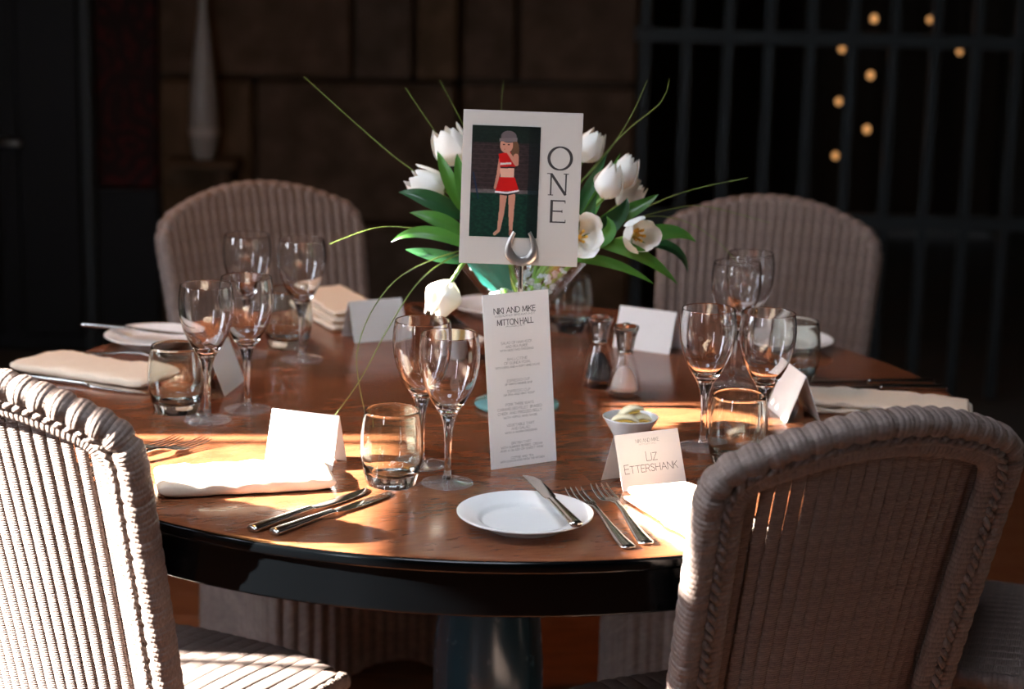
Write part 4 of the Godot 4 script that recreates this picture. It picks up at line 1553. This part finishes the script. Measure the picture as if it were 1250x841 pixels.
	tulip("closed white tulip standing upright right of the number card", Vector3(0.153, 1.077, 0.06), Vector3(0.25, 0.95, 0.12), 0.052, 0.0215, -0.12, [Vector3(0.10, 1.0, 0.05)], [[[Vector3(0.115, 1.000, 0.04), Vector3(0.135, 1.045, 0.04), Vector3(0.168, 1.112, 0.03)], 0.009, L], [[Vector3(0.112, 0.985, 0.07), Vector3(0.122, 1.020, 0.07), Vector3(0.136, 1.062, 0.07)], 0.011, D]], W, 4)
	tulip("white tulip peeping out behind the closed upright one, the upper of two", Vector3(0.177, 1.082, -0.005), Vector3(0.45, 0.85, -0.1), 0.052, 0.0215, 0.0, [Vector3(0.10, 1.0, 0.0)], [], W, 5)
	tulip("white tulip peeping out behind the closed upright one, the lower of two", Vector3(0.188, 1.045, -0.03), Vector3(0.7, 0.68, -0.1), 0.050, 0.021, 0.0, [Vector3(0.11, 0.98, 0.0)], [[[Vector3(0.135, 1.010, 0.03), Vector3(0.186, 1.032, 0.03), Vector3(0.224, 1.055, 0.02)], 0.012, L], [[Vector3(0.125, 0.99, 0.04), Vector3(0.165, 1.022, 0.04), Vector3(0.180, 1.050, 0.03)], 0.014, D]], W, 6)
	tulip("wide open white tulip with yellow stamens at the number card's right edge", Vector3(0.114, 1.010, 0.12), Vector3(0.15, 0.30, 0.94), 0.048, 0.0265, 0.75, [Vector3(0.085, 0.965, 0.07)], [[[Vector3(0.098, 0.975, 0.10), Vector3(0.160, 0.968, 0.10), Vector3(0.218, 0.940, 0.09)], 0.008, L], [[Vector3(0.115, 0.985, 0.08), Vector3(0.152, 1.006, 0.08), Vector3(0.150, 1.030, 0.07)], 0.011, L]], W, 7)
	tulip("open white tulip farthest right, showing its yellow centre", Vector3(0.198, 1.006, 0.08), Vector3(0.42, 0.10, 0.90), 0.048, 0.0255, 0.42, [Vector3(0.12, 0.970, 0.05)], [[[Vector3(0.170, 0.980, 0.05), Vector3(0.232, 1.004, 0.04), Vector3(0.279, 0.990, 0.03)], 0.0125, L], [[Vector3(0.130, 0.995, 0.08), Vector3(0.197, 0.978, 0.08), Vector3(0.252, 0.937, 0.07)], 0.011, L], [[Vector3(0.200, 0.985, 0.02), Vector3(0.25, 0.975, 0.01), Vector3(0.272, 0.940, 0.0)], 0.008, D]], W, 8)
	tulip("white tulip hanging head down below the number card's left corner", Vector3(-0.072, 0.922, 0.14), Vector3(-0.40, -0.88, 0.06), 0.056, 0.0255, 0.02, [Vector3(0.0, 0.955, 0.07), Vector3(-0.030, 0.985, 0.125)], [[[Vector3(-0.040, 0.965, 0.09), Vector3(-0.090, 0.974, 0.095), Vector3(-0.126, 0.980, 0.09)], 0.009, D], [[Vector3(-0.030, 0.980, 0.08), Vector3(-0.098, 1.003, 0.085), Vector3(-0.146, 0.988, 0.08)], 0.0095, L]], W, 9)
	grass("longest grass blade reaching far up to the left", [Vector3(-0.038, 1.020, 0.02), Vector3(-0.148, 1.101, 0.03), Vector3(-0.273, 1.208, 0.03)])
	grass("grass blade rising over the upper left tulip", [Vector3(-0.02, 1.03, 0.0), Vector3(-0.104, 1.150, 0.0), Vector3(-0.134, 1.193, 0.0)])
	grass("grass blade just left of the number card's top corner", [Vector3(0.0, 1.03, -0.02), Vector3(-0.045, 1.126, -0.02), Vector3(-0.087, 1.203, -0.02)])
	grass("short upright grass tip over the number card", [Vector3(0.01, 1.02, -0.03), Vector3(0.001, 1.155, -0.03), Vector3(0.003, 1.204, -0.03)], 0.0009)
	grass("steeper blade of the two rising right of the number card", [Vector3(0.08, 1.02, -0.01), Vector3(0.145, 1.096, -0.02), Vector3(0.182, 1.155, -0.02), Vector3(0.205, 1.210, -0.02)])
	grass("kinked blade of the two rising right of the number card", [Vector3(0.08, 1.01, -0.01), Vector3(0.142, 1.096, -0.02), Vector3(0.182, 1.141, -0.02), Vector3(0.226, 1.180, -0.02), Vector3(0.236, 1.213, -0.02)])
	grass("grass blade arching out to the right, upper", [Vector3(0.11, 0.97, 0.02), Vector3(0.160, 1.000, 0.0), Vector3(0.222, 1.039, 0.0), Vector3(0.279, 1.061, 0.0), Vector3(0.350, 1.078, 0.0)])
	grass("grass blade arching across the grey chair back", [Vector3(0.11, 0.985, 0.02), Vector3(0.182, 1.012, 0.0), Vector3(0.247, 1.028, -0.02), Vector3(0.296, 1.030, -0.04), Vector3(0.396, 1.002, -0.08)], 0.0009)
	grass("grass blade drooping in front of the grey chair back", [Vector3(0.11, 0.98, 0.0), Vector3(0.20, 1.012, -0.03), Vector3(0.262, 1.008, -0.05), Vector3(0.311, 0.983, -0.05), Vector3(0.348, 0.948, -0.05)], 0.0009)
	grass("pale grass blade curving left across the brown chair", [Vector3(-0.02, 0.975, 0.03), Vector3(-0.054, 0.994, 0.05), Vector3(-0.110, 1.008, 0.08), Vector3(-0.165, 1.011, 0.10), Vector3(-0.228, 0.990, 0.12)])
	grass("grass blade bowing down to the table behind the near tumbler", [Vector3(0.0, 0.978, 0.05), Vector3(-0.053, 0.981, 0.10), Vector3(-0.122, 0.962, 0.17), Vector3(-0.161, 0.920, 0.20), Vector3(-0.180, 0.869, 0.22), Vector3(-0.179, 0.826, 0.22), Vector3(-0.165, 0.760, 0.22)])
	grass("straighter grass blade hanging down to the sunlit card", [Vector3(0.0, 0.972, 0.05), Vector3(-0.053, 0.976, 0.10), Vector3(-0.101, 0.953, 0.17), Vector3(-0.140, 0.895, 0.20), Vector3(-0.179, 0.822, 0.22), Vector3(-0.222, 0.760, 0.22)], 0.0013)


func build_background() -> void:
	# far wall core
	var b := MB.new()
	b.box(Vector3(-1.0, 1.7, -4.86), Vector3(2.8, 3.4, 2.88), 0.001)
	# the cellar behind the gate: end wall, right side, vault, and an unseen wall added over the opening to block high light
	b.box(Vector3(1.8, 1.1, -6.2), Vector3(2.8, 2.2, 0.2), 0.001)
	b.box(Vector3(2.6, 1.7, -4.6), Vector3(0.8, 3.4, 3.0), 0.001)
	b.box(Vector3(1.3, 2.1, -4.7), Vector3(1.8, 0.2, 3.2), 0.001)
	b.box(Vector3(1.3, 2.6, -3.2), Vector3(1.8, 1.6, 0.2), 0.001)
	var wall := struct("wall_far", b, M.darkwall)
	# stone blocks
	var ys := [0.0, 0.44, 0.888, 1.34, 1.80, 2.25, 2.75, 3.4]
	var cols := [[-1.10, -0.62, -0.16, 0.40], [-1.10, -0.80, -0.16, 0.40], [-1.10, -0.49, -0.30, -0.16, 0.02, 0.40], [-1.10, -0.55, -0.16, 0.40], [-1.10, -0.72, -0.16, 0.40], [-1.10, -0.5, -0.16, 0.40], [-1.10, -0.66, -0.16, 0.40]]
	var q := 0
	for r in 7:
		for k in cols[r].size() - 1:
			var x0: float = cols[r][k]
			var x1: float = cols[r][k + 1]
			var rec := 0.0 if x1 < -0.1 else -0.05
			var mb := MB.new()
			mb.box(Vector3.ZERO, Vector3(x1 - x0 - 0.012, ys[r + 1] - ys[r] - 0.012, 0.14), 0.012)
			var o := part("stone_block", mb, M["stone%d" % ((q * 3 + r) % 4)], wall)
			o.position = Vector3((x0 + x1) / 2, (ys[r] + ys[r + 1]) / 2, -3.38 + rec + 0.008 * sin(q * 2.1))
			q += 1
	# red damask above a dark dado
	b = MB.new()
	b.box(Vector3(-1.205, 1.96, -3.38), Vector3(0.19, 2.86, 0.06), 0.002)
	part("damask_panel", b, M.damask, wall)
	b = MB.new()
	b.box(Vector3(-1.205, 0.265, -3.37), Vector3(0.20, 0.53, 0.08), 0.004)
	part("dado_panel", b, M.door, wall)
	# dark panelled door and its frame
	b = MB.new()
	b.box(Vector3(-1.90, 1.1, -3.36), Vector3(1.14, 2.2, 0.05), 0.003)
	var door := struct("door_1", b, M.door)
	for s in [[-1.445, 0.20], [-1.72, 0.22], [-2.0, 0.22], [-2.3, 0.22]]:
		b = MB.new()
		b.box(Vector3(s[0], 1.1, -3.33), Vector3(s[1], 2.1, 0.03), 0.008)
		part("door_board", b, M.door, door)
	b = MB.new()
	b.tube([Vector3(-1.585, 0.675, -3.33), Vector3(-1.585, 0.675, -3.27), Vector3(-1.555, 0.675, -3.262), Vector3(-1.52, 0.675, -3.262)], 0.009, 10)
	part("door_handle", b, M.brushed, door)
	b = MB.new()
	b.box(Vector3(-1.318, 1.12, -3.34), Vector3(0.036, 2.24, 0.10), 0.004)
	b.box(Vector3(-1.86, 2.26, -3.34), Vector3(1.10, 0.08, 0.10), 0.004)
	struct("trim_1", b, M.iron)
	# vase on a stone ledge
	var ld := thing("stone_ledge", "narrow dark stone ledge on the far wall under the slim vase", "ledge", Vector3(-0.945, 0.635, -3.24))
	b = MB.new()
	b.box(Vector3(0, 0, 0), Vector3(0.22, 0.022, 0.16), 0.004)
	part("slab", b, M.stone2, ld)
	b = MB.new()
	b.box(Vector3(0.06, -0.07, -0.02), Vector3(0.05, 0.12, 0.11), 0.012)
	part("bracket", b, M.stone1, ld)
	var sv := thing("slim_vase", "tall slim grey vase standing on the ledge by the red wallpaper", "vase", Vector3(-0.942, 0.646, -3.23))
	b = MB.new()
	var pr := []
	for p in [[0.0001, 0.0], [0.030, 0.0], [0.036, 0.02], [0.044, 0.07], [0.046, 0.095], [0.042, 0.18], [0.034, 0.28], [0.024, 0.36], [0.015, 0.42], [0.011, 0.46], [0.012, 0.50], [0.014, 0.53], [0.010, 0.53], [0.0001, 0.50]]:
		pr.append(Vector2(p[0], p[1]))
	b.lathe(pr, 36)
	part("vase_body", b, mat(Color(0.19, 0.18, 0.17), 0.35), sv)
	b = MB.new()
	b.lathe([Vector2(0.0455, 0.072), Vector2(0.0475, 0.078), Vector2(0.0478, 0.092), Vector2(0.0465, 0.098)], 36)
	part("band", b, mat(Color(0.30, 0.28, 0.26), 0.4), sv)
	# iron gate
	var gate := thing("iron_gate", "dark iron gate of upright flat bars and two cross rails", "gate", Vector3(0.393, 0.0, -3.0))
	for k in 12:
		b = MB.new()
		b.box(Vector3(0.1215 * k, 0.9, 0), Vector3(0.031, 1.8, 0.018), 0.003)
		part("bar", b, M.iron, gate)
	for y in [0.54, 1.075, 1.7]:
		b = MB.new()
		b.box(Vector3(0.70, y, 0.0), Vector3(1.46, 0.042, 0.026), 0.003)
		part("rail", b, M.iron, gate)
	# strings of small amber bulbs behind the gate
	var glow := mat(Color(0.8, 0.5, 0.25), 0.5)
	glow.emission_enabled = true
	glow.emission = Color(1.0, 0.72, 0.44)
	glow.emission_energy_multiplier = 0.62
	var strings := [["string of three amber bulbs glowing between two gate bars", 1.122, [1.1175, 0.943, 0.774], 0.011], ["string of three amber bulbs half hidden by a gate bar", 1.028, [1.022, 0.859, 0.6885], 0.010],
		["single amber bulb at the top, beside a gate bar", 1.294, [1.1185], 0.009], ["single amber bulb just under the gate's upper rail", 1.394, [1.023], 0.009], ["single dim amber bulb low behind the gate over the grey chair", 1.425, [0.471], 0.008]]
	for s in strings:
		var t := thing("light_string", s[0], "lights", Vector3(s[1], 2.0, -3.35), 0, "strings of amber bulbs behind the gate")
		b = MB.new()
		b.tube([Vector3(0, 0, 0), Vector3(0, s[2][-1] - 2.0, 0)], 0.0012, 6)
		part("wire", b, M.iron, t)
		for y in s[2]:
			b = MB.new()
			pr = []
			for i in 9:
				var a := PI * i / 8.0
				pr.append(Vector2(maxf(0.0001, s[3] * sin(a)), -s[3] * cos(a) * 1.15))
			b.lathe(pr, 16)
			var o := part("light_bulb", b, glow, t)
			o.position.y = y - 2.0
			var lamp := OmniLight3D.new()
			lamp.name = "bulb_glow"
			lamp.light_color = Color(1.0, 0.62, 0.30)
			lamp.light_energy = 0.0006
			lamp.light_size = s[3]
			lamp.omni_range = 8.0
			lamp.shadow_enabled = true
			o.add_child(lamp)


# a warm lamp that hangs above the far side of the table, over the frame
func build_pendant() -> void:
	var t := thing("pendant_lamp", "small warm pendant lamp hanging above the far side of the table", "lamp", Vector3(-0.62, 1.98, -0.62))
	var b := MB.new()
	b.tube([Vector3(0, 0.16, 0), Vector3(0, 1.42, 0)], 0.004, 8)
	part("cord", b, M.iron, t)
	b = MB.new()
	b.lathe([Vector2(0.020, 0.16), Vector2(0.022, 0.15), Vector2(0.06, 0.10), Vector2(0.13, 0.0), Vector2(0.127, 0.0), Vector2(0.057, 0.097), Vector2(0.018, 0.146)], 36)
	part("lamp_shade", b, M.iron, t)
	var glow := mat(Color(0.9, 0.7, 0.5), 0.5)
	glow.emission_enabled = true
	glow.emission = Color(1.0, 0.70, 0.42)
	glow.emission_energy_multiplier = 12.0
	b = MB.new()
	var pr := []
	for i in 11:
		var a := PI * i / 10.0
		pr.append(Vector2(maxf(0.0001, 0.036 * sin(a)), 0.04 - 0.042 * cos(a)))
	b.lathe(pr, 24)
	part("light_bulb", b, glow, t)
	var lamp := OmniLight3D.new()
	lamp.name = "lamp_light"
	lamp.position = Vector3(0, 0.04, 0)
	lamp.light_color = Color(1.0, 0.70, 0.42)
	lamp.light_energy = 0.5
	lamp.light_size = 0.034
	lamp.omni_range = 9.0
	lamp.shadow_enabled = true
	t.add_child(lamp)
